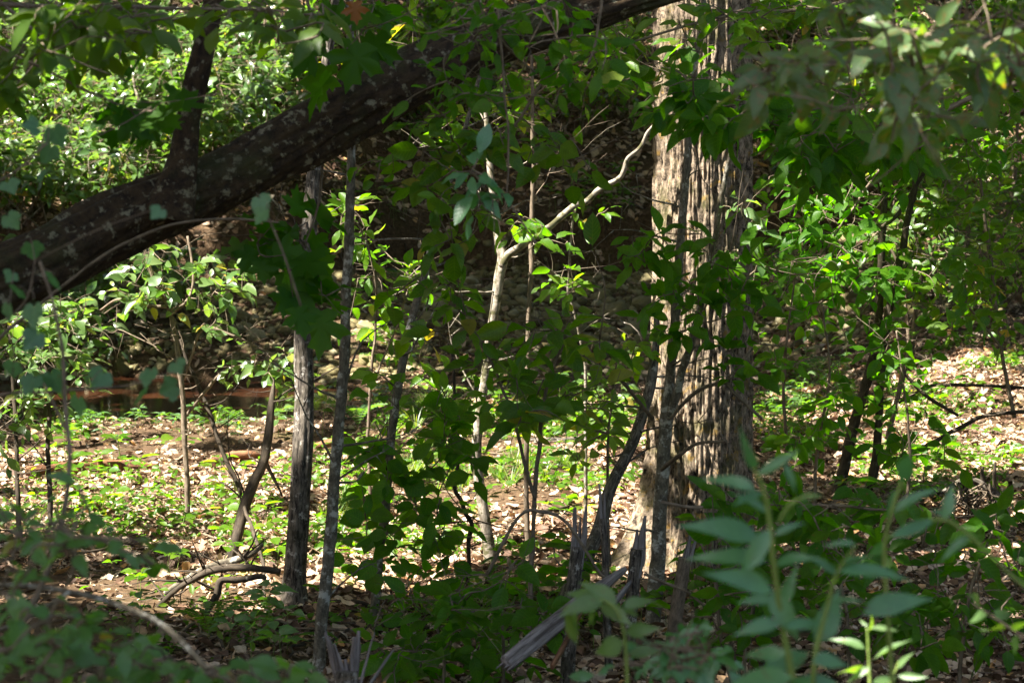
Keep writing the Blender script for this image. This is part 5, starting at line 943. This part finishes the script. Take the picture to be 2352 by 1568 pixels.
gaps([(690, 1280, 16, 110, 16), (704, 640, 12, 160, 10)], .09, .15, Yat(672, 1385)); gaps([(1790, 1280, 180, 240, 50)], .08, .14, 2.75); gaps([(1930, 480, 190, 190, 80)], .13, .2, 12.7); gaps([(400, 430, 420, 90, 50)], .12, .2, 6.3); gaps([(2050, 130, 260, 110, 45)], .08, .14, 4.2)  # hard shade discs: sun gaps that touch them are dropped
HS = np.concatenate(GAPS); GAPS = _k; SH = np.vstack([SH, HS])
GA = GA[(np.linalg.norm(GA[:, None, :2] - HS[None, :, :2], axis=-1) > (.6 * GA[:, None, 2] + HS[None, :, 2])).all(1)]
def cull(Q, LN):                             # which leaves leave the sun gaps open
    keep = np.ones(len(Q), bool); cell = .5; D = {}
    for i, (u, v, r) in enumerate(GA): D.setdefault((int(np.floor(u / cell)), int(np.floor(v / cell))), []).append(i)
    q = proj(Q); ci = np.floor(q / cell).astype(int); key = (ci[:, 0] + 500) * 1000 + ci[:, 1] + 500; o = np.argsort(key); ks = key[o]
    for (a, b_), L in D.items():
        g = GA[L]
        for da in (-1, 0, 1):
            for db in (-1, 0, 1):
                kk = (a + da + 500) * 1000 + b_ + db + 500; s, e = np.searchsorted(ks, kk), np.searchsorted(ks, kk + 1)
                if e > s:
                    ii = o[s:e]; d = np.linalg.norm(q[ii][:, None] - g[None, :, :2], axis=-1) < g[None, :, 2] + .40 * LN[ii][:, None]; keep[ii[d.any(1)]] = False
    return keep
def crown(name, P, N_, l0, l1, seed):
    LN = rng.uniform(l0, l1, len(P)); M = spin(N_) * LN[:, None, None]; k = cull(P + M[:, :, 1] * .55, LN); b = Batch()
    b.tpl(CANLEAF, M[k], P[k]); b.solo(name, CAN, kind='stuff', smooth=False)
def canopy():
    n = 350000; x, y = rng.uniform(-21, 14, n), rng.uniform(-1.5, 46, n); k = ~((x + 3.6 > .26 * (y + 1.6) + .5) & (y < 6)); x, y = x[k], y[k]; n = len(x)  # canopy cut away near the camera so sky light reaches the near plants
    z = np.maximum(T(x, y, False), 0) + rng.uniform(6.2, 10.5, n) + .06 * np.maximum(y, 0); P = np.stack([x, y, z], -1)
    m = 90000; s = SH[rng.integers(0, len(SH), m)]; a_, q_ = rng.random(m) * 6.283, np.sqrt(rng.random(m)) * s[:, 2]; z2 = rng.uniform(7, 11, m)  # extra unseen leaves packed into the shade discs to block the sun
    p0 = (s[:, 0] + q_ * np.cos(a_))[:, None] * U1 + (s[:, 1] + q_ * np.sin(a_))[:, None] * U2; e = p0 + SUNV * ((z2 - p0[:, 2]) / SUNV[2])[:, None]
    e = e + SUNV * (np.maximum(T(e[:, 0], e[:, 1], False), 0) / SUNV[2])[:, None]; P = np.vstack([P, e])
    crown('shade_canopy', P, unit(np.array([0, 0, 1.]) + .55 * SUNV + rn(len(P), .35)), .16, .27, 50)
canopy()
def woods():                                # unseen woods continued as leaf walls, sides and behind, to cut low sky light
    n = 110000; s = rng.random(n) < .5; y = rng.uniform(-2, 42, n); d = rng.uniform(0, 5, n)
    x = np.where(s, -(.27 * np.maximum(y, 0) + 5.5 + d), .27 * np.maximum(y, 0) + 4.5 + d)
    k = np.arange(n) > 75000; x = np.where(k, rng.uniform(-22, 22, n), x); y = np.where(k, rng.uniform(-15, -9, n), y)
    P = np.stack([x, y, np.maximum(T(x, y, False), 0) + rng.uniform(.05, 1, n) * np.where(k, 3.6, np.where(s | (y > 9), 8, 2.5))], -1); crown('screening_woods', P, unit(np.array([0, 0, .5]) + rn(n, .6)), .14, .26, 51)
woods()
#@@END@@
